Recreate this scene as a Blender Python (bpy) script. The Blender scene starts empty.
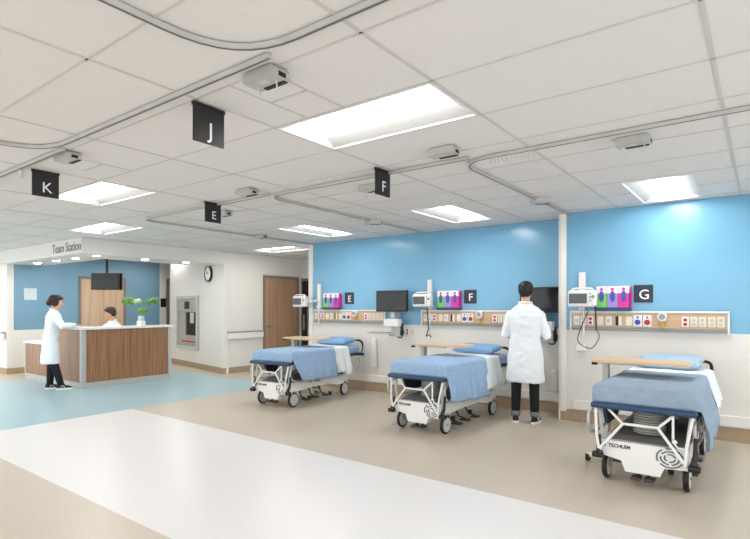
import bpy, bmesh, math, random
from mathutils import Vector, Matrix, noise
PI = math.pi
random.seed(7)
SC = bpy.context.scene
COL = SC.collection

# ------------------------------------------------------------------ camera, world, exposure
cam_data = bpy.data.cameras.new('camera')
cam = bpy.data.objects.new('camera', cam_data)
COL.objects.link(cam)
cam.location = (0, 0, 1.5)
cam.rotation_euler = (PI / 2, 0, math.radians(36.8))
cam_data.sensor_width = 36.0
cam_data.lens = 36.0 * 519 / 750
cam_data.shift_y = 37.5 / 750
cam_data.clip_start = 0.05
SC.camera = cam

world = bpy.data.worlds.new('world')
SC.world = world
world.use_nodes = True
world.node_tree.nodes['Background'].inputs[0].default_value = (0.95, 0.98, 1.0, 1)
world.node_tree.nodes['Background'].inputs[1].default_value = 0.8

SC.view_settings.view_transform = 'Standard'
SC.view_settings.look = 'None'
SC.view_settings.exposure = 1.3
SC.view_settings.gamma = 1.0
SC.view_settings.use_curve_mapping = False
TROFFER_POWER = 9.0
DOWNLIGHT_POWER = 60.0

# ------------------------------------------------------------------ materials
def lin(c):
    return tuple((v / 255 / 12.92) if v / 255 <= 0.04045 else ((v / 255 + 0.055) / 1.055) ** 2.4 for v in c)

def mat(name, rgb, rough=0.5, metal=0.0, var=0.05, scale=12.0, bump=0.0, bscale=200.0, stretch=None,
        emit=0.0, spec=0.5, alpha=None):
    m = bpy.data.materials.new(name)
    m.use_nodes = True
    nt = m.node_tree
    b = nt.nodes['Principled BSDF']
    b.inputs['Roughness'].default_value = rough
    b.inputs['Metallic'].default_value = metal
    b.inputs['Specular IOR Level'].default_value = spec
    tc = nt.nodes.new('ShaderNodeTexCoord')
    mp = nt.nodes.new('ShaderNodeMapping')
    nt.links.new(tc.outputs['Object'], mp.inputs['Vector'])
    if stretch:
        mp.inputs['Scale'].default_value = stretch
    n = nt.nodes.new('ShaderNodeTexNoise')
    n.inputs['Scale'].default_value = scale
    n.inputs['Detail'].default_value = 4
    nt.links.new(mp.outputs[0], n.inputs['Vector'])
    r = nt.nodes.new('ShaderNodeValToRGB')
    c = lin(rgb)
    r.color_ramp.elements[0].position = 0.3
    r.color_ramp.elements[1].position = 0.7
    r.color_ramp.elements[0].color = tuple(v * (1 - var) for v in c) + (1,)
    r.color_ramp.elements[1].color = tuple(min(1, v * (1 + var)) for v in c) + (1,)
    nt.links.new(n.outputs['Fac'], r.inputs['Fac'])
    nt.links.new(r.outputs['Color'], b.inputs['Base Color'])
    if bump:
        n2 = nt.nodes.new('ShaderNodeTexNoise')
        n2.inputs['Scale'].default_value = bscale
        nt.links.new(mp.outputs[0], n2.inputs['Vector'])
        bp = nt.nodes.new('ShaderNodeBump')
        bp.inputs['Strength'].default_value = bump
        bp.inputs['Distance'].default_value = 0.002
        nt.links.new(n2.outputs['Fac'], bp.inputs['Height'])
        nt.links.new(bp.outputs[0], b.inputs['Normal'])
    if emit:
        b.inputs['Emission Color'].default_value = (1.0, 0.985, 0.95, 1)
        b.inputs['Emission Strength'].default_value = emit
    return m

def wood(name, dark, light, rough=0.4, scale=1.0, axis='Z', fine=1.0):
    """wood with the grain running along one axis"""
    m = mat(name, light, rough)
    nt = m.node_tree
    n = [x for x in nt.nodes if x.type == 'TEX_NOISE'][0]
    mp = [x for x in nt.nodes if x.type == 'MAPPING'][0]
    r = [x for x in nt.nodes if x.type == 'VALTORGB'][0]
    s = {'Z': (22, 22, 0.8), 'X': (0.8, 22, 22), 'Y': (22, 0.8, 22)}[axis]
    mp.inputs['Scale'].default_value = tuple(v * fine for v in s)
    n.inputs['Scale'].default_value = scale
    n.inputs['Detail'].default_value = 6
    n.inputs['Distortion'].default_value = 0.4
    r.color_ramp.elements[0].position = 0.3
    r.color_ramp.elements[1].position = 0.72
    r.color_ramp.elements[0].color = lin(dark) + (1,)
    r.color_ramp.elements[1].color = lin(light) + (1,)
    return m

M = {}
M['tile'] = mat('acoustic_tile', (222, 220, 218), 0.9, var=0.02, scale=60, bump=0.1, bscale=260)
M['tbar'] = mat('tbar_metal', (200, 197, 193), 0.5, var=0.02)
M['wall_white'] = mat('white_wall_paint', (226, 223, 217), 0.45, var=0.012, scale=3)
M['wall_blue'] = mat('blue_wall_paint', (119, 175, 207), 0.2, var=0.025, scale=2)
M['wall_blue2'] = mat('slate_blue_wall_paint', (116, 154, 178), 0.45, var=0.025, scale=2)
M['trim_white'] = mat('white_trim', (234, 232, 227), 0.35, var=0.01)
M['base_tan'] = mat('tan_rubber_base', (168, 146, 120), 0.5, var=0.03)
M['floor_tan'] = mat('tan_vinyl', (190, 179, 164), 0.34, var=0.05, scale=45, bump=0.03, bscale=40)
M['floor_white'] = mat('white_vinyl', (217, 214, 214), 0.32, var=0.02, scale=45, bump=0.03, bscale=40)
M['floor_blue'] = mat('pale_blue_vinyl', (154, 185, 194), 0.3, var=0.035, scale=45, bump=0.03, bscale=40)
M['door'] = wood('oak_door_veneer', (156, 122, 92), (184, 149, 117), 0.45)
M['door_pale'] = wood('pale_oak_door_veneer', (186, 156, 128), (212, 184, 156), 0.45)
M['walnut'] = wood('walnut_laminate', (122, 84, 56), (170, 124, 88), 0.4, scale=1.3)
M['maple'] = wood('maple_laminate', (212, 178, 140), (228, 198, 162), 0.35, axis='X')
M['rail_wood'] = wood('tan_rail_laminate', (196, 160, 122), (214, 180, 144), 0.4, axis='X', fine=1.5)
M['door_frame'] = mat('taupe_door_frame', (128, 118, 108), 0.45)
M['steel'] = mat('brushed_steel', (176, 174, 168), 0.35, 0.7)
M['alu'] = mat('anodised_aluminium', (190, 189, 184), 0.4, 0.35)
M['track'] = mat('curtain_track_metal', (192, 190, 185), 0.45, 0.15)
M['grey'] = mat('grey_plastic', (150, 150, 147), 0.5)
M['dgrey'] = mat('dark_grey_plastic', (92, 92, 94), 0.55)
M['lgrey'] = mat('light_grey_plastic', (196, 196, 192), 0.45)
M['white'] = mat('white_enamel', (232, 232, 230), 0.35, var=0.01)
M['cream'] = mat('cream_plastic', (226, 221, 200), 0.45)
M['black'] = mat('black_rubber', (16, 16, 18), 0.5)
M['screen'] = mat('dark_screen', (20, 19, 20), 0.18, var=0.2, scale=4)
M['screen_grey'] = mat('grey_screen', (84, 88, 94), 0.3)
M['sign'] = mat('charcoal_sign', (26, 23, 23), 0.5)
M['sign_slate'] = mat('slate_sign', (44, 52, 66), 0.5)
M['navy'] = mat('navy_vinyl', (30, 62, 96), 0.4)
M['darknavy'] = mat('dark_navy_vinyl', (42, 54, 78), 0.5)
M['holder'] = mat('blue_holder', (42, 74, 112), 0.4)
M['red'] = mat('red_plastic', (178, 38, 44), 0.4)
M['blue_p'] = mat('blue_plastic', (44, 84, 168), 0.4)
M['green_p'] = mat('green_card', (126, 206, 92), 0.5)
M['purple_p'] = mat('lilac_card', (160, 140, 214), 0.5)
M['magenta_p'] = mat('magenta_card', (222, 52, 160), 0.5)
M['card'] = mat('white_card', (238, 236, 240), 0.5, var=0.01)
M['oval'] = mat('indigo_print', (72, 84, 170), 0.5)
M['yellow_p'] = mat('yellow_plastic', (214, 180, 60), 0.4)
M['bellows'] = mat('greygreen_bellows', (176, 180, 166), 0.6)
M['pedal'] = mat('brown_pedal', (66, 56, 50), 0.5)
M['cover_grey'] = mat('grey_base_cover', (128, 122, 124), 0.6)
M['mattress'] = mat('blue_bed_sheet', (142, 172, 208), 0.8, var=0.06, scale=30, bump=0.4, bscale=90)
M['blanket'] = mat('woven_blue_blanket', (150, 178, 210), 0.85, var=0.17, scale=45, bump=0.6, bscale=140)
M['blanket_g'] = mat('grey_blue_blanket', (142, 160, 178), 0.85, var=0.08, scale=18, bump=0.6, bscale=140)
M['pillow'] = mat('blue_pillow', (128, 168, 212), 0.8, var=0.04, bump=0.3, bscale=60)
M['pillow_pale'] = mat('pale_blue_pillow', (158, 184, 208), 0.8, var=0.04, bump=0.3, bscale=60)
M['sheet'] = mat('white_sheet', (230, 236, 240), 0.85, var=0.02, bump=0.3, bscale=60)
M['coat'] = mat('white_coat_cloth', (232, 238, 242), 0.8, var=0.015, bump=0.2, bscale=120)
M['trousers'] = mat('black_cloth', (24, 25, 30), 0.85)
M['cuff'] = mat('faded_denim', (118, 120, 124), 0.85, var=0.2, scale=80)
M['skin'] = mat('skin', (218, 164, 138), 0.55)
M['hair'] = mat('black_hair', (20, 16, 16), 0.55, var=0.3, scale=60)
M['hair_b'] = mat('dark_brown_hair', (44, 30, 24), 0.55, var=0.3, scale=60)
M['shoe'] = mat('black_canvas_shoe', (28, 28, 30), 0.6)
M['sole'] = mat('white_rubber_sole', (232, 230, 226), 0.5)
M['leaf'] = mat('green_leaf', (104, 152, 72), 0.5, var=0.35, scale=25)
M['leaf2'] = mat('pale_leaf', (176, 204, 150), 0.5, var=0.2, scale=25)
M['lens'] = mat('troffer_lens', (255, 255, 255), 0.5, var=0.0, emit=TROFFER_POWER)
M['wing'] = mat('troffer_reflector', (160, 160, 160), 0.6, var=0.01)
M['lampglow'] = mat('downlight_lens', (255, 255, 255), 0.5, var=0.0, emit=DOWNLIGHT_POWER)
M['team'] = mat('grey_letters', (124, 118, 114), 0.4)
M['dark_room'] = mat('dark_doorway_leaf', (44, 38, 36), 0.25)
M['tube'] = mat('tube_station_panel', (178, 175, 165), 0.4, 0.15)
M['plaque'] = mat('pale_plaque', (196, 210, 212), 0.3)

# ------------------------------------------------------------------ mesh helpers
def nb():
    return bmesh.new()

def box(bm, x0, x1, y0, y1, z0, z1, bev=0.0, seg=2):
    r = bmesh.ops.create_cube(bm, size=1.0)
    vs = r['verts']
    for v in vs:
        v.co = Vector(((x0 + x1) / 2 + v.co.x * (x1 - x0), (y0 + y1) / 2 + v.co.y * (y1 - y0), (z0 + z1) / 2 + v.co.z * (z1 - z0)))
    if bev:
        es = list({e for v in vs for e in v.link_edges})
        bmesh.ops.bevel(bm, geom=es, offset=bev, segments=seg, affect='EDGES', profile=0.5)

def frames(pts, closed=False):
    n = len(pts)
    T = []
    for i in range(n):
        a = pts[i - 1] if (i > 0 or closed) else pts[i]
        b = pts[(i + 1) % n] if (i < n - 1 or closed) else pts[i]
        t = (b - a)
        T.append(t.normalized() if t.length > 1e-9 else Vector((0, 0, 1)))
    u = T[0].orthogonal().normalized()
    if abs(T[0].z) < 0.9:
        u = T[0].cross(Vector((0, 0, 1))).normalized()
    out = []
    for t in T:
        u = (u - t * u.dot(t))
        u = u.normalized() if u.length > 1e-6 else t.orthogonal().normalized()
        out.append((t, u, t.cross(u)))
    return out

def tube(bm, pts, r, seg=8, closed=False, caps=True):
    pts = [Vector(p) for p in pts]
    if not isinstance(r, (list, tuple)):
        r = [r] * len(pts)
    fr = frames(pts, closed)
    rings = []
    for p, rad, (t, u, w) in zip(pts, r, fr):
        rings.append([bm.verts.new(p + (u * math.cos(a) + w * math.sin(a)) * rad) for a in [2 * PI * k / seg for k in range(seg)]])
    m = len(rings)
    for i in range(m if closed else m - 1):
        A, B = rings[i], rings[(i + 1) % m]
        for k in range(seg):
            bm.faces.new((A[k], A[(k + 1) % seg], B[(k + 1) % seg], B[k]))
    if caps and not closed:
        bm.faces.new(rings[0][::-1])
        bm.faces.new(rings[-1])

def smooth_path(pts, n=6):
    """Catmull-Rom through the points"""
    P = [Vector(p) for p in pts]
    out = []
    for i in range(len(P) - 1):
        p0 = P[max(i - 1, 0)]; p1 = P[i]; p2 = P[i + 1]; p3 = P[min(i + 2, len(P) - 1)]
        for k in range(n):
            t = k / n
            out.append(0.5 * ((2 * p1) + (p2 - p0) * t + (2 * p0 - 5 * p1 + 4 * p2 - p3) * t * t + (3 * p1 - p0 - 3 * p2 + p3) * t ** 3))
    out.append(P[-1])
    return out

def sweep(bm, pts, w, h):
    """rectangular section swept along a flat path; h is vertical"""
    pts = [Vector(p) for p in pts]
    rings = []
    for i, p in enumerate(pts):
        a = pts[max(i - 1, 0)]; b = pts[min(i + 1, len(pts) - 1)]
        t = (b - a).normalized(); s = Vector((t.y, -t.x, 0)).normalized()
        rings.append([bm.verts.new(p + s * sx * w / 2 + Vector((0, 0, sz * h / 2))) for sx, sz in ((-1, -1), (1, -1), (1, 1), (-1, 1))])
    for A, B in zip(rings, rings[1:]):
        for k in range(4):
            bm.faces.new((A[k], A[(k + 1) % 4], B[(k + 1) % 4], B[k]))
    bm.faces.new(rings[0][::-1]); bm.faces.new(rings[-1])

def lathe(bm, prof, c=(0, 0, 0), seg=20, axis='Z'):
    c = Vector(c)
    rings = []
    for r, z in prof:
        ring = []
        for k in range(seg):
            a = 2 * PI * k / seg
            x, y = r * math.cos(a), r * math.sin(a)
            v = {'Z': Vector((x, y, z)), 'X': Vector((z, x, y)), 'Y': Vector((x, z, y))}[axis]
            ring.append(bm.verts.new(c + v))
        rings.append(ring)
    for A, B in zip(rings, rings[1:]):
        for k in range(seg):
            bm.faces.new((A[k], A[(k + 1) % seg], B[(k + 1) % seg], B[k]))
    bm.faces.new(rings[0][::-1]); bm.faces.new(rings[-1])

def prism(bm, poly, d0, d1, axis='Z'):
    """polygon in the two other axes (in xyz order) extruded along axis"""
    def mk(a, b, d):
        return {'Z': (a, b, d), 'X': (d, a, b), 'Y': (a, d, b)}[axis]
    A = [bm.verts.new(mk(a, b, d0)) for a, b in poly]
    B = [bm.verts.new(mk(a, b, d1)) for a, b in poly]
    n = len(poly)
    for k in range(n):
        bm.faces.new((A[k], A[(k + 1) % n], B[(k + 1) % n], B[k]))
    bm.faces.new(A[::-1]); bm.faces.new(B)

def loft(bm, rings, seg=24):
    """rings: (cx, cy, z, rx, ry[, power]) horizontal superellipses"""
    R = []
    for q in rings:
        cx, cy, z, rx, ry = q[:5]
        p = q[5] if len(q) > 5 else 2.0
        ring = []
        for k in range(seg):
            a = 2 * PI * k / seg
            ca, sa = math.cos(a), math.sin(a)
            ring.append(bm.verts.new((cx + rx * math.copysign(abs(ca) ** (2 / p), ca), cy + ry * math.copysign(abs(sa) ** (2 / p), sa), z)))
        R.append(ring)
    for A, B in zip(R, R[1:]):
        for k in range(seg):
            bm.faces.new((A[k], A[(k + 1) % seg], B[(k + 1) % seg], B[k]))
    bm.faces.new(R[0][::-1]); bm.faces.new(R[-1])

def ball(bm, c, rx, ry, rz, u=16, v=12, rot=None):
    mx = Matrix.Translation(Vector(c)) @ (rot or Matrix.Identity(4)) @ Matrix.Diagonal((rx, ry, rz, 1))
    bmesh.ops.create_uvsphere(bm, u_segments=u, v_segments=v, radius=1.0, matrix=mx)

def obj(name, bm, material, parent=None, smooth=False, loc=None):
    bmesh.ops.recalc_face_normals(bm, faces=bm.faces)
    me = bpy.data.meshes.new(name)
    bm.to_mesh(me); bm.free()
    if smooth:
        for p in me.polygons:
            p.use_smooth = True
        if smooth != 'all':
            try:
                me.set_sharp_from_angle(angle=math.radians(40))
            except Exception:
                pass
    me.materials.append(M[material] if isinstance(material, str) else material)
    o = bpy.data.objects.new(name, me)
    COL.objects.link(o)
    if parent is not None:
        o.parent = parent
    if loc:
        o.location = loc
    return o

def tag(o, label, cat, group=None, kind=None):
    o['label'] = label; o['category'] = cat
    if group: o['group'] = group
    if kind: o['kind'] = kind
    return o

def thing(name, label, cat, loc=(0, 0, 0), rz=0.0, group=None):
    o = bpy.data.objects.new(name, None)
    COL.objects.link(o)
    o.empty_display_size = 0.1
    o.location = loc; o.rotation_euler = (0, 0, rz)
    return tag(o, label, cat, group)

def struct(name, bm, m, smooth=False):
    o = obj(name, bm, m, None, smooth)
    o['kind'] = 'structure'
    return o

def dup(root, loc, rz=None, label=None, group=None):
    r = root.copy(); COL.objects.link(r); r.location = loc
    if rz is not None: r.rotation_euler = (0, 0, rz)
    if label: r['label'] = label
    if group: r['group'] = group
    def rec(a, b):
        for ch in list(a.children):
            c = ch.copy(); COL.objects.link(c); c.parent = b
            rec(ch, c)
    rec(root, r)
    return r

def text_obj(name, s, size, m, parent, loc, facing, depth=0.003, bold=0.0, xs=1.0):
    """flat lettering; facing '-Y' or '+X' or '-X'; loc is the centre, in parent space"""
    cu = bpy.data.curves.new(name, 'FONT')
    cu.body = s; cu.size = size; cu.extrude = depth / 2; cu.offset = bold
    cu.align_x = 'CENTER'; cu.align_y = 'CENTER'; cu.resolution_u = 4
    tmp = bpy.data.objects.new(name, cu)
    COL.objects.link(tmp)
    me = bpy.data.meshes.new_from_object(tmp.evaluated_get(bpy.context.evaluated_depsgraph_get()))
    bpy.data.objects.remove(tmp); bpy.data.curves.remove(cu)
    rot = {'-Y': Matrix.Rotation(PI / 2, 4, 'X'), '+X': Matrix.Rotation(PI / 2, 4, 'Z') @ Matrix.Rotation(PI / 2, 4, 'X')}[facing]
    me.transform(rot @ Matrix.Diagonal((xs, 1, 1, 1)))
    me.materials.clear(); me.materials.append(M[m])
    me.name = name
    o = bpy.data.objects.new(name, me); COL.objects.link(o)
    o.parent = parent; o.location = loc
    return o

CZ = 2.74
# ------------------------------------------------------------------ floor
def poly_slab(bm, pts, z0, z1):
    prism(bm, pts, z0, z1, 'Z')

XR, XL, YB, YF = 3.2, -17.0, -2.5, 11.2
bm = nb(); poly_slab(bm, [(XL, YB), (XR, YB), (XR, 1.9), (XL, 1.9)], -0.1, 0)
poly_slab(bm, [(-7.45, 3.98), (XR, 3.84), (XR, YF), (-7.75, YF), (-7.62, 6.9), (-7.5, 6.6)], -0.1, 0)
poly_slab(bm, [(XL, 3.9), (-12.27, 3.9), (-12.0, 6.99), (-10.1, 7.02), (-7.62, 6.9), (-7.75, YF), (XL, YF)], -0.1, 0)
struct('floor', bm, 'floor_tan')
bm = nb(); poly_slab(bm, [(-7.4, 1.9), (XR, 1.9), (XR, 3.84), (-7.45, 3.98)], -0.1, 0)
struct('floor_white_band', bm, 'floor_white')
bm = nb(); poly_slab(bm, [(XL, 1.9), (-7.4, 1.9), (-7.45, 3.98), (-7.5, 6.6), (-7.62, 6.9), (-10.1, 7.02), (-12.0, 6.99), (-12.27, 3.9), (XL, 3.9)], -0.1, 0)
struct('floor_blue_area', bm, 'floor_blue')

# ------------------------------------------------------------------ ceiling with openings for the troffers
P = 1.255
LX = [-0.2 + P * k for k in range(3, -14, -1)]
LY = [2.465 + 0.625 * k for k in range(-8, 14)]
TROF = [  # x0,x1,y0,y1,long axis, label
    (-2.70, -1.47, 2.475, 3.08, 'X', 'large recessed ceiling light closest to camera, right of the J sign'),
    (-6.47, -5.23, 2.475, 3.08, 'X', 'recessed ceiling light directly right of the K sign'),
    (-8.98, -7.74, 3.725, 4.33, 'X', 'recessed ceiling light just in front of the Team Station corner'),
    (-3.64, -3.03, 5.60, 6.83, 'Y', 'recessed ceiling light in front of the blue wall, above the F bay'),
    (-1.15, -0.54, 5.64, 6.87, 'Y', 'recessed ceiling light at the far right, above the G bay'),
    (-6.15, -5.54, 5.64, 6.87, 'Y', 'recessed ceiling light above the E bay'),
    (-8.95, -7.72, 7.46, 8.07, 'X', 'small-looking recessed ceiling light in front of the closed oak door'),
    (1.05, 2.29, 2.475, 3.08, 'X', None), (-2.70, -1.47, -0.65, -0.05, 'X', None), (1.05, 2.29, -0.65, -0.05, 'X', None),  # entries without a label: unseen lights added to brighten the room
    (-6.47, -5.23, -0.65, -0.05, 'X', None), (1.05, 1.66, 5.64, 6.87, 'Y', None),
    (-10.23, -9.0, 1.225, 1.83, 'X', None), (-12.74, -11.5, 1.225, 1.83, 'X', None), (-12.74, -11.5, 7.46, 8.07, 'X', None), (-12.74, -11.5, 5.6, 6.2, 'X', None), (-12.74, -11.5, 2.475, 3.08, 'X', None), (-15.2, -14.0, 2.475, 3.08, 'X', None), (-10.23, -9.0, -0.65, -0.05, 'X', None), (-14.0, -12.76, -0.65, -0.05, 'X', None), (-15.2, -14.0, 1.225, 1.83, 'X', None), (-7.72, -6.48, -1.9, -1.3, 'X', None),  # more unseen ones, added to lift the dim station and header
]
def inside(x, y):
    return any(a < x < b and c < y < d for a, b, c, d, *_ in TROF)
xs = sorted({XL, XR} | {v for t in TROF for v in t[:2]})
ys = sorted({YB, YF} | {v for t in TROF for v in t[2:4]})
bm = nb()
for i in range(len(xs) - 1):
    for j in range(len(ys) - 1):
        if not inside((xs[i] + xs[i + 1]) / 2, (ys[j] + ys[j + 1]) / 2):
            box(bm, xs[i], xs[i + 1], ys[j], ys[j + 1], CZ + 0.004, CZ + 0.03)
bmesh.ops.remove_doubles(bm, verts=bm.verts, dist=1e-5)
struct('ceiling', bm, 'tile')

def bar(bm, a, b, fixed, axis, w, z0=CZ - 0.001):
    """grid bar clipped against the light openings"""
    cuts = [a, b]
    for x0, x1, y0, y1, *_ in TROF:
        lo, hi, f0, f1 = (x0, x1, y0, y1) if axis == 'X' else (y0, y1, x0, x1)
        if f0 < fixed < f1:
            cuts += [lo, hi]
    cuts = sorted(c for c in cuts if a <= c <= b)
    for p, q in zip(cuts, cuts[1:]):
        m = (p + q) / 2
        pt = (m, fixed) if axis == 'X' else (fixed, m)
        if inside(*pt) or q - p < 1e-4:
            continue
        if axis == 'X': box(bm, p, q, fixed - w / 2, fixed + w / 2, z0, CZ + 0.004)
        else: box(bm, fixed - w / 2, fixed + w / 2, p, q, z0, CZ + 0.004)
bm = nb()
for x in LX:
    bar(bm, YB, YF, x, 'Y', 0.02)
for y in LY:
    bar(bm, XL, XR, y, 'X', 0.013)
bar(bm, 1.84, 2.465, -2.09, 'Y', 0.016); bar(bm, 1.84, 2.465, -2.4, 'Y', 0.012)
bar(bm, -2.4, -2.09, 2.15, 'X', 0.016)
bar(bm, 1.84, 2.465, -4.6, 'Y', 0.016); bar(bm, -4.95, -4.6, 2.2, 'X', 0.016)
struct('trim_ceiling_grid', bm, 'tbar')

# ------------------------------------------------------------------ walls
GY, FY = 7.03, 7.42
# right bay wall (G) and left bay wall (E, F)
bm = nb(); box(bm, -2.165, XR, GY, GY + 0.12, 0, 1.2)
struct('wall_right_bay', bm, 'wall_white')
bm = nb(); box(bm, -2.165, XR, GY, GY + 0.12, 1.2, CZ)
struct('wall_right_bay_blue', bm, 'wall_blue')
bm = nb(); box(bm, -7.16, -2.0, FY, FY + 0.12, 0, 1.2)
struct('wall_bays', bm, 'wall_white')
bm = nb(); box(bm, -7.16, -2.0, FY, FY + 0.12, 1.2, CZ)
struct('wall_bays_blue', bm, 'wall_blue')
bm = nb(); box(bm, -2.175, -2.085, GY - 0.018, GY + 0.001, 0.12, CZ - 0.002, 0.004)
box(bm, -2.185, -2.165, GY - 0.018, FY, 0.0, CZ - 0.002)
struct('trim_1', bm, 'trim_white')
bm = nb(); box(bm, -7.175, -7.065, FY - 0.018, FY + 0.13, 0.0, CZ - 0.002, 0.004)
struct('trim_2', bm, 'trim_white')
# skirting boards of the bays
bm = nb(); box(bm, -2.0, XR, GY - 0.03, GY, 0.165, 0.285, 0.006)
struct('trim_3', bm, 'trim_white')
bm = nb(); box(bm, -7.06, -2.19, FY - 0.03, FY, 0.165, 0.285, 0.006)
struct('trim_4', bm, 'trim_white')
bm = nb(); box(bm, -2.17, XR, GY - 0.012, GY, 0.0, 0.15, 0.004)
struct('baseboard_right', bm, 'base_tan')
bm = nb(); box(bm, -7.06, -2.19, FY - 0.012, FY, 0.0, 0.15, 0.004)
struct('baseboard_bays', bm, 'base_tan')
# wall with the closed oak door, header above the station
DX = -9.68
HZ = 2.46
bm = nb(); prism(bm, [(DX, 7.28), (DX, 9.75), (DX - 0.12, 9.75), (DX - 0.12, 7.31)], 0, HZ, 'Z')
box(bm, DX - 0.12, DX, 7.28, 9.75, HZ, CZ)
struct('wall_door', bm, 'wall_white')
bm = nb(); box(bm, DX - 0.12, -7.1, 9.75, 9.87, 0, CZ)
struct('wall_far', bm, 'wall_white')
bm = nb(); box(bm, DX, DX + 0.012, 7.266, 8.42, 0, 0.13, 0.003); box(bm, DX, DX + 0.012, 9.62, 9.75, 0, 0.13, 0.003)
struct('baseboard_door', bm, 'base_tan')
# the header (soffit) around the team station
bm = nb()
box(bm, -17, DX, 4.25, 4.35, HZ, CZ); box(bm, -13.5, DX, 4.35, 5.06, HZ, CZ); box(bm, -10.55, DX, 5.06, 7.28, HZ, CZ); box(bm, -10.55, DX - 0.12, 7.28, 7.9, HZ, CZ)
struct('wall_header', bm, 'wall_white')
# angled wall with the tube station
AW = Vector((-2.97, 0.6, 0)); AWL = AW.length; AWU = AW / AWL; AWN = Vector((-0.6, -2.97, 0)).normalized()
A0 = Vector((DX, 7.28, 0))
def ang_box(bm, t0, t1, z0, z1, d0, d1, bev=0):
    n0 = len(bm.verts)
    b2 = nb(); box(b2, t0, t1, d0, d1, z0, z1, bev)
    for v in b2.verts:
        x, y, z = v.co
        v.co = A0 + AWU * x + AWN * y + Vector((0, 0, z))
    me = bpy.data.meshes.new('t'); b2.to_mesh(me); b2.free(); bm.from_mesh(me); bpy.data.meshes.remove(me)
bm = nb(); ang_box(bm, 0, 3.25, 0, HZ, -0.12, 0); ang_box(bm, 1.0, 3.25, HZ, CZ, -0.12, 0)
struct('wall_angled', bm, 'wall_white')
bm = nb(); ang_box(bm, -0.014, 3.25, 0, 0.13, 0, 0.012)
struct('baseboard_angled', bm, 'base_tan')
# left wall of the station: blue, then white
LWX = -13.5
bm = nb(); box(bm, LWX - 0.12, LWX, 4.35, YF, 0, 0.98); box(bm, LWX - 0.12, LWX, 8.0, YF, 0.98, CZ); box(bm, LWX - 0.12, LWX, 4.35, 4.48, 0.98, HZ)
box(bm, -17, LWX - 0.12, 4.35, 4.47, 0, HZ)
struct('wall_left', bm, 'wall_white')
bm = nb(); box(bm, LWX - 0.12, LWX + 0.001, 4.48, 8.0, 0.98, CZ)
struct('wall_left_blue', bm, 'wall_blue2')
bm = nb(); box(bm, LWX, LWX + 0.012, 4.35, 5.85, 0, 0.13, 0.003); box(bm, -17, LWX + 0.012, 4.338, 4.35, 0, 0.13)
box(bm, LWX, LWX + 0.012, 7.05, 8.2, 0, 0.13)
struct('baseboard_left', bm, 'base_tan')
bm = nb(); box(bm, LWX - 0.12, -7.16, 11.08, 11.2, 0, CZ)
struct('wall_back', bm, 'wall_white')

# ------------------------------------------------------------------ doors
def door_x(name, X, y0, y1, top, mleaf, leaves=1, handle=True):
    """door in a wall facing +X"""
    f = 0.05
    bm = nb()
    box(bm, X, X + 0.035, y0, y0 + f, 0, top); box(bm, X, X + 0.035, y1 - f, y1, 0, top); box(bm, X, X + 0.035, y0 + f, y1 - f, top - f * 1.2, top)
    fr = obj(name, bm, 'door_frame'); fr['kind'] = 'structure'
    w = (y1 - y0 - 2 * f) / leaves
    for k in range(leaves):
        a = y0 + f + k * w
        bm = nb(); box(bm, X, X + 0.018, a + 0.004, a + w - 0.004, 0.01, top - f * 1.2 - 0.006, 0.002)
        lf = obj('door_leaf', bm, mleaf, fr)
        if handle:
            hy = a + 0.08
            bm = nb(); lathe(bm, [(0.03, 0), (0.03, 0.008), (0.012, 0.012), (0.012, 0.05)], (X + 0.018, hy, 1.05), 12, 'X')
            tube(bm, [(X + 0.06, hy, 1.05), (X + 0.065, hy + 0.12, 1.05)], 0.009)
            lathe(bm, [(0.018, 0), (0.018, 0.01)], (X + 0.018, hy, 1.18), 10, 'X')
            obj('door_handle', bm, 'steel', lf, True)
    return fr
door_x('door_1', DX, 8.42, 9.6, 2.27, 'door')
door_x('door_2', LWX, 5.86, 7.03, 2.26, 'door_pale', 2, False)
door_x('door_3', LWX, 8.2, 9.3, 2.3, 'door')
bm = nb(); box(bm, -9.70, -8.55, 9.715, 9.75, 0, 2.24)
fr = obj('door_4', bm, 'door_frame'); fr['kind'] = 'structure'
bm = nb(); box(bm, -9.63, -8.62, 9.70, 9.716, 0.01, 2.17)  # leaf coloured dark to stand in for the dark room beyond the doorway
lf = obj('door_leaf', bm, 'dark_room', fr)
bm = nb(); box(bm, -9.56, -9.53, 9.66, 9.70, 0.9, 1.3, 0.004)
obj('door_handle', bm, 'steel', lf)

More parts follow.
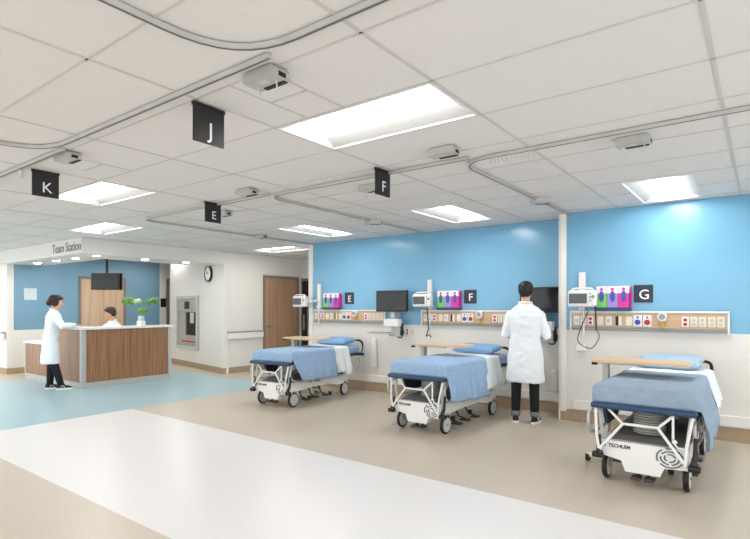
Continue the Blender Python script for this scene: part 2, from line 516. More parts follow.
# ------------------------------------------------------------------ ceiling lights
def troffer(x0, x1, y0, y1, ax, label):
    cx, cy = (x0 + x1) / 2, (y0 + y1) / 2
    t = thing('ceiling_light', label or 'unseen ceiling light added to brighten the room', 'ceiling light', (cx, cy, CZ), 0 if ax == 'X' else PI / 2, 'recessed ceiling lights')
    L = (x1 - x0 if ax == 'X' else y1 - y0) / 2 - 0.001; W = (y1 - y0 if ax == 'X' else x1 - x0) / 2 - 0.001
    bm = nb()
    f = 0.018
    for a in ((-L, L, -W, -W + f), (-L, L, W - f, W), (-L, -L + f, -W + f, W - f), (L - f, L, -W + f, W - f)):
        box(bm, *a, -0.004, 0.006)
    obj('light_frame', bm, 'white', t)
    # reflector: side wings rising to the lens, closed ends and top
    l, w, iw = L - f, W - f, W * 0.45
    bm = nb()
    for s in (-1, 1):
        prism(bm, [(s * w, 0.004), (s * iw, 0.085), (s * iw, 0.095), (s * (w + 0.012), 0.01)], -l, l, 'X')
    for s in (-1, 1):
        box(bm, min(s * l, s * (l + 0.01)), max(s * l, s * (l + 0.01)), -w, w, 0.0, 0.11)
    box(bm, -l, l, -iw - 0.02, iw + 0.02, 0.105, 0.115)
    obj('reflector', bm, 'wing', t)
    bm = nb()
    n = 10
    pts = [(-iw + 2 * iw * k / n, 0.085 - 0.055 * math.sin(PI * k / n)) for k in range(n + 1)]
    prism(bm, pts + [(iw, 0.1), (-iw, 0.1)], -l + 0.002, l - 0.002, 'X')
    obj('lens', bm, 'lens', t, True)
for tr in TROF:
    troffer(*tr)

def downlight(x, y, label):
    t = thing('downlight', label, 'downlight', (x, y, HZ), 0, 'downlights in the station soffit')
    bm = nb(); lathe(bm, [(0.062, -0.004), (0.085, -0.004), (0.088, 0.0), (0.062, 0.0)], (0, 0, 0), 20)
    obj('trim_ring', bm, 'white', t, True)
    bm = nb(); lathe(bm, [(0.06, -0.006), (0.06, -0.001)], (0, 0, 0), 20)
    obj('lens', bm, 'lampglow', t)
for x, y, l in [(-12.72, 4.67, 'round soffit downlight furthest left, near the blue station wall'),
                (-11.77, 4.67, 'round soffit downlight second from left, under the word Team'),
                (-10.89, 4.67, 'round soffit downlight under the word Station'),
                (-10.02, 4.67, 'round soffit downlight at the outer corner of the header'),
                (-9.98, 5.6, 'round soffit downlight right of the hanging screen'),
                (-9.93, 6.5, 'round soffit downlight just left of the wall clock')]:
    downlight(x, y, l)

# ------------------------------------------------------------------ curtain tracks
def fillet(pts, r, n=8):
    P_ = [Vector(p) for p in pts]
    out = [P_[0]]
    for a, b, c in zip(P_, P_[1:], P_[2:]):
        d1 = (a - b).normalized(); d2 = (c - b).normalized()
        p1 = b + d1 * r; p2 = b + d2 * r
        for k in range(n + 1):
            t = k / n
            out.append(p1 * (1 - t) ** 2 + b * 2 * t * (1 - t) + p2 * t * t)
    out.append(P_[-1])
    return out
def curtain_track(pts, r, label, hooks=()):
    z = CZ - 0.014
    pts = fillet([(x, y, z) for x, y in pts], r) if len(pts) > 2 else [Vector((x, y, z)) for x, y in pts]
    bm = nb(); sweep(bm, pts, 0.028, 0.024)
    o = tag(obj('curtain_track', bm, 'track'), label, 'curtain track', 'ceiling curtain tracks')
    bm = nb(); sweep(bm, [p - Vector((0, 0, 0.0125)) for p in pts], 0.009, 0.003)
    obj('track_slot', bm, 'dgrey', o)
    for x, y in hooks:
        bm = nb(); tube(bm, [(x, y, z - 0.012), (x, y, z - 0.035), (x + 0.008, y, z - 0.05), (x + 0.002, y, z - 0.058)], 0.004, 6)
        obj('curtain_hook', bm, 'lgrey', o)
    return o
curtain_track([(-2.1, -2.2), (-2.1, 1.67), (3.0, 1.67)], 0.42, 'curved grey curtain track closest to the camera, sweeping round at top left')
curtain_track([(-4.58, -2.2), (-4.58, 1.72), (-1.93, 1.72)], 0.42, 'long straight grey curtain track running from the K sign to the box by J')
curtain_track([(-9.5, 1.8), (-4.36, 1.78)], 0.1, 'short grey curtain track above the K sign at the left edge')
curtain_track([(3.0, 3.93), (-2.07, 3.95), (-2.05, GY)], 0.3, 'grey curtain track turning to the white post between the blue walls',
              [(-1.78 + 0.035 * k, 3.95) for k in range(12)])
curtain_track([(-1.93, 3.88), (-4.42, 3.88), (-4.48, FY)], 0.3, 'grey curtain track around the F bay, passing behind the F sign')
curtain_track([(-4.31, 3.84), (-7.0, 3.84), (-7.07, 8.5)], 0.3, 'grey curtain track around the E bay, passing behind the E sign')
for x, y, l in [(-5.25, 1.8, 'small clear curtain stop on the track just left of the K sign'), (-5.85, 1.8, 'small clear curtain stop on the track at the left picture edge')]:
    bm = nb(); box(bm, x - 0.03, x + 0.03, y - 0.014, y + 0.014, CZ - 0.085, CZ - 0.028, 0.003); box(bm, x - 0.012, x + 0.012, y - 0.018, y + 0.018, CZ - 0.1, CZ - 0.085)
    tag(obj('track_clip', bm, 'lgrey'), l, 'track clip')

# ------------------------------------------------------------------ ceiling boxes
def ceiling_box(x, y, label, rz=0.0, hooks=True, first=[None]):
    t = thing('ceiling_box', label, 'ceiling box', (x, y, CZ - 0.002), rz, 'grey boxes on the ceiling')
    bm = nb()
    prism(bm, [(-0.1, 0), (0.1, 0), (0.115, -0.02), (0.115, -0.055), (-0.115, -0.055), (-0.115, -0.02)], -0.06, 0.06, 'Y')
    obj('box_shell', bm, 'alu', t)
    bm = nb(); box(bm, -0.06, 0.095, 0.035, 0.063, -0.06, -0.042); box(bm, 0.085, 0.117, -0.02, 0.03, -0.052, -0.028)
    obj('box_slot', bm, 'black', t)
    bm = nb()
    box(bm, -0.03, 0.03, -0.03, 0.0, -0.06, -0.055)
    obj('box_label', bm, 'lgrey', t)
    if hooks:
        for s in (-1, 1):
            bm = nb(); tube(bm, [(0.075 * s, 0.0, -0.05), (0.07 * s, 0.01, -0.09), (0.055 * s, 0.02, -0.115)], 0.004, 6)
            obj('wire_hook', bm, 'lgrey', t)
for i, (x, y, l, h) in enumerate([
    (-2.1, 1.85, 'large-looking grey ceiling box with two wire hooks above the J sign', 1),
    (-4.5, 1.87, 'grey ceiling box right of the K sign, on the track end', 0),
    (-4.36, 3.57, 'grey ceiling box above right of the E sign, at the track end', 0),
    (-5.6, 4.2, 'grey ceiling box half hidden behind the E sign', 0),
    (-6.9, 5.95, 'grey ceiling box at far left beside the E bay track, near the clock', 0),
    (-3.2, 4.2, 'grey ceiling box half hidden behind the F sign', 1),
    (-4.44, 5.9, 'grey ceiling box on the track between the E and F lights', 0),
    (-2.0, 3.57, 'grey ceiling box right of the F sign, near the row of curtain hooks', 0),
    (-2.02, 5.87, 'grey ceiling box on the track near the white post', 0),
    (-0.76, 4.17, 'grey ceiling box with two hooks in front of the G bay light', 1)]):
    ceiling_box(x, y, l, 0.0 if i != 8 and i != 6 else 0.5, bool(h))

# ------------------------------------------------------------------ hanging bay signs
def hang_sign(x, y, ch, label):
    t = thing('hanging_sign', label, 'sign', (x, y, CZ - 0.002), 0, 'hanging bay letter signs')
    bm = nb(); box(bm, -0.006, 0.006, -0.11, 0.11, -0.235, -0.012, 0.001); obj('sign_panel', bm, 'sign', t)
    bm = nb(); box(bm, -0.01, 0.01, -0.115, 0.115, -0.022, 0.0); obj('sign_rail', bm, 'black', t)
    text_obj('letter', ch, 0.135, 'card', t, (0.0075, 0.01, -0.155), '+X')
hang_sign(-2.74, 1.95, 'J', 'black ceiling sign with white letter J')
hang_sign(-5.24, 1.99, 'K', 'black ceiling sign with white letter K')
hang_sign(-5.23, 3.78, 'E', 'black ceiling sign with white letter E, under the tiles')
hang_sign(-2.75, 3.79, 'F', 'black ceiling sign with white letter F, under the tiles')

# station lettering
t = thing('station_sign', 'grey raised Team Station lettering on the white header', 'sign', (-10.2, 4.247, 2.6))
text_obj('lettering', 'Team Station', 0.235, 'team', t, (-0.08, 0, -0.01), '-Y', 0.006, 0.001, 0.95)

# ------------------------------------------------------------------ headwall rails and wall equipment
def rail(x0, Y, label, E):
    """bedside service rail, 1.72 m long; E = list of outlet kinds"""
    t = thing('headwall_rail', label, 'service rail', (x0, Y, 1.2), 0, 'bedside service rails')
    bm = nb(); box(bm, 0.0, 1.72, -0.035, -0.001, 0.0, 0.25); obj('rail_body', bm, 'lgrey', t)
    bm = nb(); box(bm, 0.03, 1.69, -0.042, -0.034, 0.052, 0.212); obj('wood_panel', bm, 'rail_wood', t)
    bm = nb(); box(bm, -0.005, 1.725, -0.055, -0.001, 0.228, 0.25, 0.004)
    box(bm, -0.005, 0.012, -0.05, -0.001, 0.0, 0.228); box(bm, 1.708, 1.725, -0.05, -0.001, 0.0, 0.228)
    obj('rail_frame', bm, 'trim_white', t)
    bm = nb(); box(bm, 0.012, 1.708, -0.058, -0.034, 0.008, 0.022, 0.003); box(bm, 0.012, 1.708, -0.05, -0.034, 0.03, 0.046, 0.003)
    obj('equipment_channel', bm, 'grey', t)
    for u, kind in E:
        if kind in ('white', 'cream', 'red', 'duplex', 'bw'):
            bm = nb(); box(bm, u - 0.035, u + 0.035, -0.048, -0.042, 0.07, 0.185, 0.002)
            o = obj('outlet_plate', bm, {'white': 'white', 'cream': 'cream', 'red': 'card', 'duplex': 'cream', 'bw': 'black'}[kind], t)
            bm = nb()
            if kind == 'duplex' or kind == 'red':
                for z in (0.1, 0.15): box(bm, u - 0.018, u + 0.018, -0.052, -0.048, z - 0.017, z + 0.017, 0.003)
            elif kind == 'bw':
                box(bm, u, u + 0.035, -0.054, -0.048, 0.07, 0.185)
            elif kind == 'white':
                box(bm, u - 0.015, u + 0.015, -0.058, -0.048, 0.1, 0.15, 0.003)
            else:
                box(bm, u - 0.02, u + 0.02, -0.05, -0.048, 0.09, 0.16)
            obj('socket', bm, {'red': 'red', 'duplex': 'lgrey', 'bw': 'white', 'white': 'lgrey', 'cream': 'cream'}[kind], o)
        elif kind in ('blue', 'redgas'):
            bm = nb(); box(bm, u - 0.047, u + 0.047, -0.056, -0.042, 0.06, 0.2, 0.004)
            o = obj('gas_outlet', bm, 'white', t)
            bm = nb(); lathe(bm, [(0.032, 0), (0.032, -0.008), (0.012, -0.008), (0.012, -0.02)], (u, -0.056, 0.115), 16, 'Y')
            lathe(bm, [(0.012, 0), (0.012, -0.008)], (u, -0.056, 0.175), 10, 'Y')
            obj('gas_port', bm, 'blue_p' if kind == 'blue' else 'red', o, True)
        elif kind == 'gauge':
            bm = nb(); box(bm, u - 0.04, u + 0.04, -0.1, -0.042, 0.13, 0.2, 0.01); lathe(bm, [(0.05, -0.05), (0.05, -0.115)], (u, 0, 0.185), 20, 'Y')
            o = obj('vacuum_gauge', bm, 'white', t, True)
            bm = nb(); lathe(bm, [(0.034, -0.115), (0.034, -0.12)], (u, 0, 0.185), 20, 'Y'); obj('gauge_dial', bm, 'grey', o, True)
            bm = nb(); tube(bm, [(u, -0.075, 0.14), (u, -0.075, 0.07), (u + 0.03, -0.075, 0.05), (u + 0.05, -0.075, 0.06)], 0.011, 8); obj('fitting', bm, 'yellow_p', o, True)
    return t
KIT_G = [(0.11, 'white'), (0.19, 'red'), (0.27, 'red'), (0.42, 'cream'), (0.54, 'white'), (0.70, 'bw'), (0.86, 'cream'), (0.99, 'blue'), (1.1, 'redgas'),
         (1.26, 'gauge'), (1.42, 'red'), (1.485, 'duplex'), (1.55, 'duplex'), (1.61, 'duplex'), (1.665, 'duplex')]
KIT_G = [(min(u, 1.655), k) if u > 1.62 else (u, k) for u, k in [(0.08, 'white'), (0.165, 'red'), (0.25, 'red'), (0.37, 'cream'), (0.47, 'white'), (0.585, 'bw'), (0.70, 'cream'), (0.80, 'blue'), (0.905, 'redgas'),
         (1.07, 'gauge'), (1.30, 'red'), (1.385, 'duplex'), (1.47, 'duplex'), (1.56, 'duplex'), (1.645, 'duplex')]]
rail(-2.025, GY, 'bedside service rail with outlets on the rightmost blue wall, under the G sign', KIT_G)
rail(-4.555, FY, 'bedside service rail with outlets under the F wall sign', KIT_G)
rail(-7.02, FY, 'bedside service rail with outlets under the E wall sign', KIT_G)

def wall_sign(x, Y, ch, label, rz=0.0):
    t = thing('wall_sign', label, 'sign', (x, Y, 1.555), 0, 'square bay letter signs')
    bm = nb(); box(bm, -0.105, 0.105, -0.012, -0.001, 0, 0.215, 0.002); obj('sign_panel', bm, 'sign_slate', t)
    text_obj('letter', ch, 0.165, 'card', t, (0.01, -0.0135, 0.092), '-Y', 0.003, 0.0015)
wall_sign(-1.17, GY, 'G', 'square slate wall sign with white letter G')
wall_sign(-3.68, FY, 'F', 'square slate wall sign with white letter F on the blue wall')
wall_sign(-6.14, FY, 'E', 'square slate wall sign with white letter E on the blue wall')

COLS = [('green_p', 'green'), ('purple_p', 'lilac'), ('magenta_p', 'magenta')]
def glove_boxes(x0, Y, bay):
    t = thing('glove_holder', 'blue glove box holder beside the %s wall sign' % bay, 'glove holder', (x0, Y, 1.45), 0, 'glove box holders')
    bm = nb(); box(bm, 0.0, 0.4, -0.1, -0.002, 0.0, 0.03, 0.003); box(bm, 0, 0.4, -0.012, -0.002, 0.03, 0.3)
    box(bm, 0, 0.4, -0.1, -0.094, 0.03, 0.045); box(bm, 0.392, 0.4, -0.1, -0.012, 0.03, 0.1)
    obj('holder_tray', bm, 'holder', t)
    bm = nb(); box(bm, 0.401, 0.404, -0.09, -0.01, 0.03, 0.3); obj('end_plate', bm, 'magenta_p', t)
    for k, (m, cn) in enumerate(COLS):
        g = thing('glove_box', '%s disposable glove box in the holder beside the %s wall sign' % (cn, bay), 'glove box', (x0 + 0.008 + 0.128 * k, Y - 0.013, 1.481), 0, 'glove boxes')
        bm = nb(); box(bm, 0, 0.123, -0.078, 0, 0, 0.19); obj('carton', bm, m, g)
        bm = nb(); box(bm, 0, 0.123, -0.078, 0, 0.19, 0.28); obj('carton_top', bm, 'card', g)
        bm = nb(); lathe(bm, [(1.0, 0), (1.0, -0.003)], (0, 0, 0), 20, 'Y')
        for v in bm.verts: v.co = Vector((0.061 + v.co.x * 0.03, -0.078 + v.co.y, 0.15 + v.co.z * 0.07))
        obj('dispensing_slot', bm, 'oval', g)
        bm = nb(); lathe(bm, [(0.02, 0), (0.02, -0.003)], (0.061, -0.078, 0.24), 12, 'Y'); obj('printed_mark', bm, 'magenta_p', g)
glove_boxes(-1.70, GY, 'G'); glove_boxes(-4.23, FY, 'F'); glove_boxes(-6.72, FY, 'E')

def coil(p0, p1, r, turns, n=10):
    out = []
    for k in range(turns * n + 1):
        t = k / (turns * n); a = 2 * PI * k / n
        p = Vector(p0).lerp(Vector(p1), t)
        out.append(p + Vector((math.cos(a) * r, math.sin(a) * r, 0)))
    return out
def vitals(x, Y, bay, label, mx=0.0, sc=1.0, my=-0.16):
    """patient monitor on a wall channel; x = channel centre"""
    t = thing('patient_monitor', label, 'patient monitor', (x, Y, 0), 0, 'bedside patient monitors')
    bm = nb(); box(bm, -0.04, 0.04, -0.05, -0.06 + 0.0585, 1.46, 1.95, 0.006); box(bm, -0.055, 0.055, -0.06, -0.002, 1.5, 1.53); obj('wall_channel', bm, 'trim_white', t)
    bm = nb(); tube(bm, [(0, -0.05, 1.62), (mx * 0.5, -0.1, 1.62), (mx, my + 0.04, 1.62)], 0.025, 10); lathe(bm, [(0.035, 1.58), (0.035, 1.66)], (mx * 0.5, -0.1, 0), 12); obj('monitor_arm', bm, 'white', t, True)
    w, h = 0.172, 0.215
    bm = nb(); box(bm, mx - w, mx + w, my - 0.07, my + 0.04, 1.5, 1.5 + h, 0.03, 4)
    hd = obj('monitor_case', bm, 'white', t, True)
    bm = nb(); tube(bm, smooth_path([(mx - 0.13, my - 0.01, 1.70), (mx - 0.10, my - 0.02, 1.735), (mx + 0.10, my - 0.02, 1.735), (mx + 0.13, my - 0.01, 1.70)]), 0.012, 8); obj('carry_handle', bm, 'white', hd, True)
    bm = nb(); box(bm, mx - 0.15, mx + 0.07, my - 0.074, my - 0.068, 1.545, 1.67, 0.002); obj('screen', bm, 'screen_grey', hd)
    bm = nb()
    for i in range(3): lathe(bm, [(0.011, my - 0.076), (0.011, my - 0.068)], (mx + 0.11, 0, 1.58 + 0.045 * i), 10, 'Y')
    lathe(bm, [(0.02, my - 0.08), (0.02, my - 0.068)], (mx + 0.145, 0, 1.63), 12, 'Y')
    obj('buttons', bm, 'grey', hd)
    bm = nb(); tube(bm, [(0.03, -0.08, 1.5), (0.03, -0.08, 1.15)], 0.011, 8); obj('support_pole', bm, 'white', t)
    return t
g = vitals(-1.88, GY, 'G', 'white patient monitor on a wall arm beside the G wall sign gloves', mx=0.04)
bm = nb(); tube(bm, coil((0.2, -0.2, 1.53), (0.21, -0.18, 1.22), 0.009, 16), 0.005, 5)
tube(bm, smooth_path([(0.21, -0.18, 1.22), (0.24, -0.17, 1.12), (0.14, -0.16, 0.98), (-0.02, -0.15, 1.06), (0.02, -0.14, 1.25), (0.1, -0.12, 1.45)]), 0.006, 6)
obj('coiled_cable', bm, 'black', g, True)
g = vitals(-4.40, FY, 'F', 'white patient monitor on a wall arm beside the F wall sign gloves', mx=-0.05)
bm = nb(); tube(bm, coil((0.0, -0.12, 1.5), (0.02, -0.1, 1.15), 0.009, 12), 0.006, 5)
tube(bm, smooth_path([(0.02, -0.1, 1.15), (-0.03, -0.09, 1.02), (0.02, -0.08, 1.05), (0.05, -0.08, 1.0)]), 0.008, 6); obj('coiled_cable', bm, 'black', g, True)
g = vitals(-6.87, FY, 'E', 'white patient monitor swung left off the blue wall beside the E gloves', mx=-0.33, my=-0.2)
bm = nb(); tube(bm, [(-0.2, -0.14, 1.5), (-0.2, -0.14, 0.8)], 0.012, 8); tube(bm, coil((-0.17, -0.16, 1.5), (-0.17, -0.16, 1.1), 0.009, 12), 0.006, 5); obj('hanging_cables', bm, 'dgrey', g, True)

def workstation(x, Y, label, w=0.64, side=1):
    t = thing('wall_workstation', label, 'computer workstation', (x, Y, 0), 0, 'wall computer workstations')
    h = w * 0.56
    zc = 1.6
    bm = nb(); box(bm, -w / 2, w / 2, -0.24, -0.195, zc - h / 2, zc + h / 2, 0.008); s = obj('display', bm, 'black', t)
    bm = nb(); box(bm, -w / 2 + 0.02, w / 2 - 0.02, -0.243, -0.239, zc - h / 2 + 0.025, zc + h / 2 - 0.02); obj('screen', bm, 'screen', s)
    bm = nb(); box(bm, -0.04, 0.04, -0.2, -0.12, zc - 0.28, zc + 0.05, 0.006); box(bm, -0.03, 0.03, -0.12, -0.002, 1.3, 1.4); obj('monitor_bracket', bm, 'lgrey', t)
    bm = nb(); box(bm, -0.15, 0.15, -0.26, -0.14, 1.17, 1.3, 0.012); obj('arm_housing', bm, 'white', t)
    bm = nb(); tube(bm, [(0.0, -0.2, 1.17), (0.0, -0.2, 1.06), (-0.05, -0.27, 1.05)], 0.03, 10); box(bm, -0.06, 0.13, -0.22, -0.16, 1.0, 1.06, 0.01); obj('lower_arm', bm, 'lgrey', t, True)
    bm = nb(); box(bm, -0.33, 0.12, -0.5, -0.28, 1.045, 1.065, 0.006); k = obj('keyboard_tray', bm, 'lgrey', t)
    bm = nb(); box(bm, -0.3, 0.06, -0.47, -0.32, 1.066, 1.08, 0.003); obj('keyboard', bm, 'grey', k)
    bm = nb(); box(bm, 0.13, 0.17, -0.16, -0.12, 1.02, 1.22, 0.006); tube(bm, smooth_path([(0.1, -0.18, 1.2), (0.18, -0.14, 1.1), (0.12, -0.12, 0.98), (0.02, -0.16, 1.02)]), 0.01, 6); obj('cables', bm, 'black', t, True)
workstation(-5.03, FY, 'wall computer with dark screen and keyboard arm, between the E and F bays')
workstation(-2.47, FY, 'wall computer with dark screen, partly hidden behind the standing man')
def plate(x, Y, z, m, sm, label, g=None):
    bm = nb(); box(bm, x - 0.035, x + 0.035, Y - 0.01, Y - 0.001, z - 0.06, z + 0.06, 0.002)
    o = tag(obj('wall_outlet', bm, m), label, 'outlet')
    bm = nb()
    for dz in (-0.025, 0.025): box(bm, x - 0.017, x + 0.017, Y - 0.014, Y - 0.01, z + dz - 0.017, z + dz + 0.017, 0.003)
    obj('socket', bm, sm, o)
plate(-4.86, FY, 1.08, 'card', 'red', 'red wall outlet right of the computer between the E and F bays')
plate(-4.74, FY, 1.08, 'cream', 'lgrey', 'cream wall outlet next to the red one, left of the F bay rail')
plate(-2.26, FY, 1.08, 'card', 'red', 'wall outlet right of the standing man, beside the white post')
def bumper(x, Y, z0, z1, label):
    t = thing('wall_bumper', label, 'wall bumper', (x, Y, 0), 0, 'vertical wall bumpers')
    bm = nb(); box(bm, -0.05, 0.05, -0.075, -0.002, z0, z1, 0.03, 4); obj('bumper_pad', bm, 'trim_white', t, True)
bumper(-5.54, FY, 0.42, 0.95, 'white vertical bumper on the wall right of the E bed')
bumper(-2.36, FY, 0.3, 0.62, 'white vertical bumper low on the wall right of the standing man')
bumper(-2.98, FY, 0.42, 0.95, 'white vertical bumper on the wall right of the F bed')
bm = nb(); box(bm, -1.95, -1.82, GY - 0.07, GY - 0.001, 0.93, 1.01, 0.008)
tag(obj('wall_bracket', bm, 'trim_white'), 'small white bracket on the wall below the G patient monitor', 'bracket')

# ------------------------------------------------------------------ stretchers
def stretcher(loc, label, rz=0.0):
    t = thing('stretcher', label, 'stretcher', loc, rz, 'hospital stretchers')
    # base
    bm = nb(); prism(bm, [(-0.33, 0.365), (0.33, 0.365), (0.34, 0.205), (0.16, 0.195), (0.13, 0.12), (-0.13, 0.12), (-0.16, 0.205), (-0.34, 0.24)], 0.04, 0.13, 'Y')
    prism(bm, [(0.13, 0.23), (0.3, 0.23), (0.55, 0.25), (1.05, 0.25), (1.3, 0.2), (1.58, 0.2), (1.58, 0.33), (1.0, 0.365), (0.13, 0.365)], -0.32, 0.32, 'X')
    b = obj('base_shroud', bm, 'white', t)
    bm = nb(); prism(bm, [(0.1, 0.366), (0.25, 0.39), (0.36, 0.40), (1.3, 0.40), (1.5, 0.366)], -0.28, 0.28, 'X'); obj('base_cover', bm, 'cover_grey', t)
    em = nb()
    for r0, arcs in ((0.094, ((0.2, 1.9), (2.2, 3.6), (3.9, 6.0))), (0.066, ((0.7, 2.6), (3.0, 4.6), (4.9, 6.6))), (0.038, ((0.2, 2.0), (2.5, 4.1), (4.6, 6.1)))):
        for a0, a1 in arcs:
            n = 8
            P1 = [(0.2 + (r0 + 0.006) * math.cos(a0 + (a1 - a0) * k / n), 0.285 + (r0 + 0.006) * math.sin(a0 + (a1 - a0) * k / n) * 0.8) for k in range(n + 1)]
            P2 = [(0.2 + (r0 - 0.006) * math.cos(a0 + (a1 - a0) * k / n), 0.285 + (r0 - 0.006) * math.sin(a0 + (a1 - a0) * k / n) * 0.8) for k in range(n, -1, -1)]
            prism(em, P1 + P2, 0.036, 0.041, 'Y')
    obj('round_emblem', em, 'dgrey', b)
    text_obj('logo_lettering', 'TECHLEM', 0.040, 'sign_slate', b, (-0.175, 0.038, 0.322), '-Y', 0.003, 0.001)
    text_obj('logo_lettering', 'TECHLEM', 0.036, 'sign_slate', b, (0.322, 0.75, 0.335), '+X', 0.003, 0.001)
    bm = nb(); lathe(bm, [(0.016, 0.036), (0.016, 0.041)], (-0.295, 0, 0.322), 12, 'Y'); lathe(bm, [(0.016, 0.32), (0.016, 0.3235)], (0, 0.58, 0.335), 12, 'X'); obj('logo_mark', bm, 'dgrey', b)
    for y in (0.38, 1.15):
        prof = []
        for k in range(9):
            z = 0.4 + 0.022 * k
            prof += [(0.118, z), (0.128, z + 0.005), (0.128, z + 0.014), (0.112, z + 0.019)]
        bm = nb(); lathe(bm, prof, (0, y, 0), 24); obj('lift_bellows', bm, 'bellows', t, True)
    # wheels
    for sx in (-1, 1):
        for y in (0.19, 1.51):
            x = sx * 0.305
            bm = nb(); lathe(bm, [(0.02, -0.02), (0.085, -0.022), (0.09, -0.01), (0.09, 0.01), (0.085, 0.022), (0.02, 0.02)], (x, y, 0.11), 24, 'X')
            w = obj('wheel', bm, 'lgrey', t, True)
            bm = nb(); lathe(bm, [(0.09, -0.014), (0.1, -0.022), (0.109, -0.012), (0.11, 0), (0.109, 0.012), (0.1, 0.022), (0.09, 0.014), (0.09, 0.0)], (x, y, 0.11), 28, 'X')
            obj('tyre', bm, 'black', w, True)
            bm = nb(); box(bm, x - sx * 0.035 - 0.006, x - sx * 0.035 + 0.006, y - 0.02, y + 0.02, 0.1, 0.235, 0.003); box(bm, x - 0.04, x + 0.03, y - 0.025, y + 0.025, 0.222, 0.24)
            tube(bm, [(x - 0.035, y, 0.11), (x + 0.03, y, 0.11)], 0.012, 8)
            obj('caster_fork', bm, 'grey', w)
    # deck
    bm = nb(); box(bm, -0.33, 0.33, 0.05, 1.97, 0.645, 0.685, 0.004); obj('deck', bm, 'darknavy', t)
    for y0 in (-0.02, 1.95):
        bm = nb(); box(bm, -0.395, 0.395, y0, y0 + 0.07, 0.635, 0.685, 0.02, 4); obj('bumper', bm, 'navy', t, True)
    bm = nb()
    for s in (-1, 1):
        box(bm, min(s * 0.335, s * 0.375), max(s * 0.335, s * 0.375), 0.05, 1.95, 0.6, 0.64, 0.006)
        tube(bm, [(s * 0.34, 0.1, 0.61), (s * 0.33, 0.08, 0.5), (s * 0.31, 0.09, 0.35)], 0.015, 8)
        tube(bm, [(s * 0.32, 1.45, 0.35), (s * 0.34, 1.65, 0.61)], 0.015, 8)
    for y in (0.3, 0.9, 1.6): box(bm, -0.34, 0.34, y, y + 0.04, 0.605, 0.644)
    obj('deck_frame', bm, 'lgrey', t)
    # foot end tube frame
    r = 0.012; y = 0.0
    bm = nb()
    tube(bm, [(-0.26, 0.03, 0.635), (-0.14, y, 0.525), (0.12, y, 0.525), (0.23, 0.03, 0.635)], r, 8)
    tube(bm, [(-0.14, y, 0.525), (-0.31, y, 0.31), (-0.33, y, 0.22)], r, 8)
    tube(bm, [(0.12, y, 0.525), (0.30, y, 0.27)], r, 8)
    tube(bm, [(0.36, 0.02, 0.635), (0.32, y, 0.4), (0.31, y, 0.24)], r, 8)
    tube(bm, [(-0.36, 0.02, 0.635), (-0.345, y, 0.4), (-0.32, y, 0.24)], r, 8)
    tube(bm, [(0.225, y + 0.02, 0.63), (0.225, y + 0.02, 0.42), (0.26, y + 0.02, 0.38), (0.33, y + 0.02, 0.38)], r * 0.8, 8)
    ball(bm, (0.24, y - 0.005, 0.43), 0.018, 0.012, 0.018, 8, 6)
    obj('foot_frame', bm, 'white', t, True)
    # folded side rails
    for s in (-1, 1):
        bm = nb(); x = -0.425 if s < 0 else 0.37
        loop = [(x, 0.04, 0.56), (x, 0.14, 0.6), (x, 1.15, 0.6), (x, 1.25, 0.55), (x, 1.22, 0.42), (x, 1.1, 0.37), (x, 0.2, 0.37), (x, 0.06, 0.43)]
        L2 = []
        n = len(loop)
        for k in range(n):
            a, b_, c = Vector(loop[k - 1]), Vector(loop[k]), Vector(loop[(k + 1) % n])
            for q in range(4):
                u = q / 4
                L2.append(((a + b_) / 2) * (1 - u) ** 2 + b_ * 2 * u * (1 - u) + ((b_ + c) / 2) * u * u)
        tube(bm, L2, 0.016, 8, closed=True)
        for yy in (0.4, 0.65, 0.9): tube(bm, [(x, yy, 0.6), (x, yy + 0.07, 0.37)], 0.009, 6)
        obj('side_rail', bm, 'alu', t, True)
        lx = 0.375 if s > 0 else -0.335
        bm = nb(); tube(bm, [(lx, 0.05, 0.47 if s > 0 else 0.4), (lx, 0.03, 0.33), (lx * 0.97, 0.0, 0.26)], [0.013, 0.018, 0.026], 8)
        box(bm, lx - 0.045, lx + 0.04, -0.03, 0.03, 0.215, 0.262, 0.01)
        obj('release_lever', bm, 'black', t, True)
    # navy strap panel left of foot frame, pedals, handles
    bm = nb(); prism(bm, [(0.25, 0.6), (0.9, 0.6), (0.7, 0.44), (0.35, 0.44)], -0.36, -0.33, 'X'); obj('storage_panel', bm, 'darknavy', t)
    bm = nb(); prism(bm, [(0.55, 0.366), (1.5, 0.42), (1.5, 0.37), (1.0, 0.366)], 0.285, 0.325, 'X'); obj('storage_panel', bm, 'darknavy', t)
    for px, py, w in ((-0.05, 0.09, 0.04), (0.05, 0.09, 0.04), (0.3, 0.5, 0.06), (0.28, 0.75, 0.06), (-0.3, 0.55, 0.06), (0.3, 1.0, 0.05)):
        bm = nb(); box(bm, px - w, px + w, py - 0.06, py + 0.04, 0.06, 0.085, 0.01); tube(bm, [(px, py, 0.08), (px * 0.6, py + 0.03, 0.1), (px * 0.35, py + 0.05, 0.2)], 0.012, 8)
        obj('foot_pedal', bm, 'pedal', t)
    for s in (-1, 1):
        bm = nb(); tube(bm, smooth_path([(s * 0.33, 2.0, 0.66), (s * 0.35, 2.02, 0.78), (s * 0.345, 2.0, 0.87), (s * 0.31, 1.96, 0.905), (s * 0.25, 1.92, 0.91)]), [0.010] * 8 + [0.017] * 17, 8)
        obj('push_handle', bm, 'black', t, True)
        bm = nb(); tube(bm, [(s * 0.365, 1.85, 0.62), (s * 0.37, 1.92, 0.5), (s * 0.36, 1.8, 0.4)], 0.01, 8); obj('brake_rod', bm, 'alu', t)
    bm = nb(); box(bm, -0.355, 0.355, 0.055, 1.93, 0.687, 0.825, 0.045, 5)
    m = obj('mattress', bm, 'mattress', t, True)
    m['label'] = 'mattress in a blue fitted sheet'
    return t

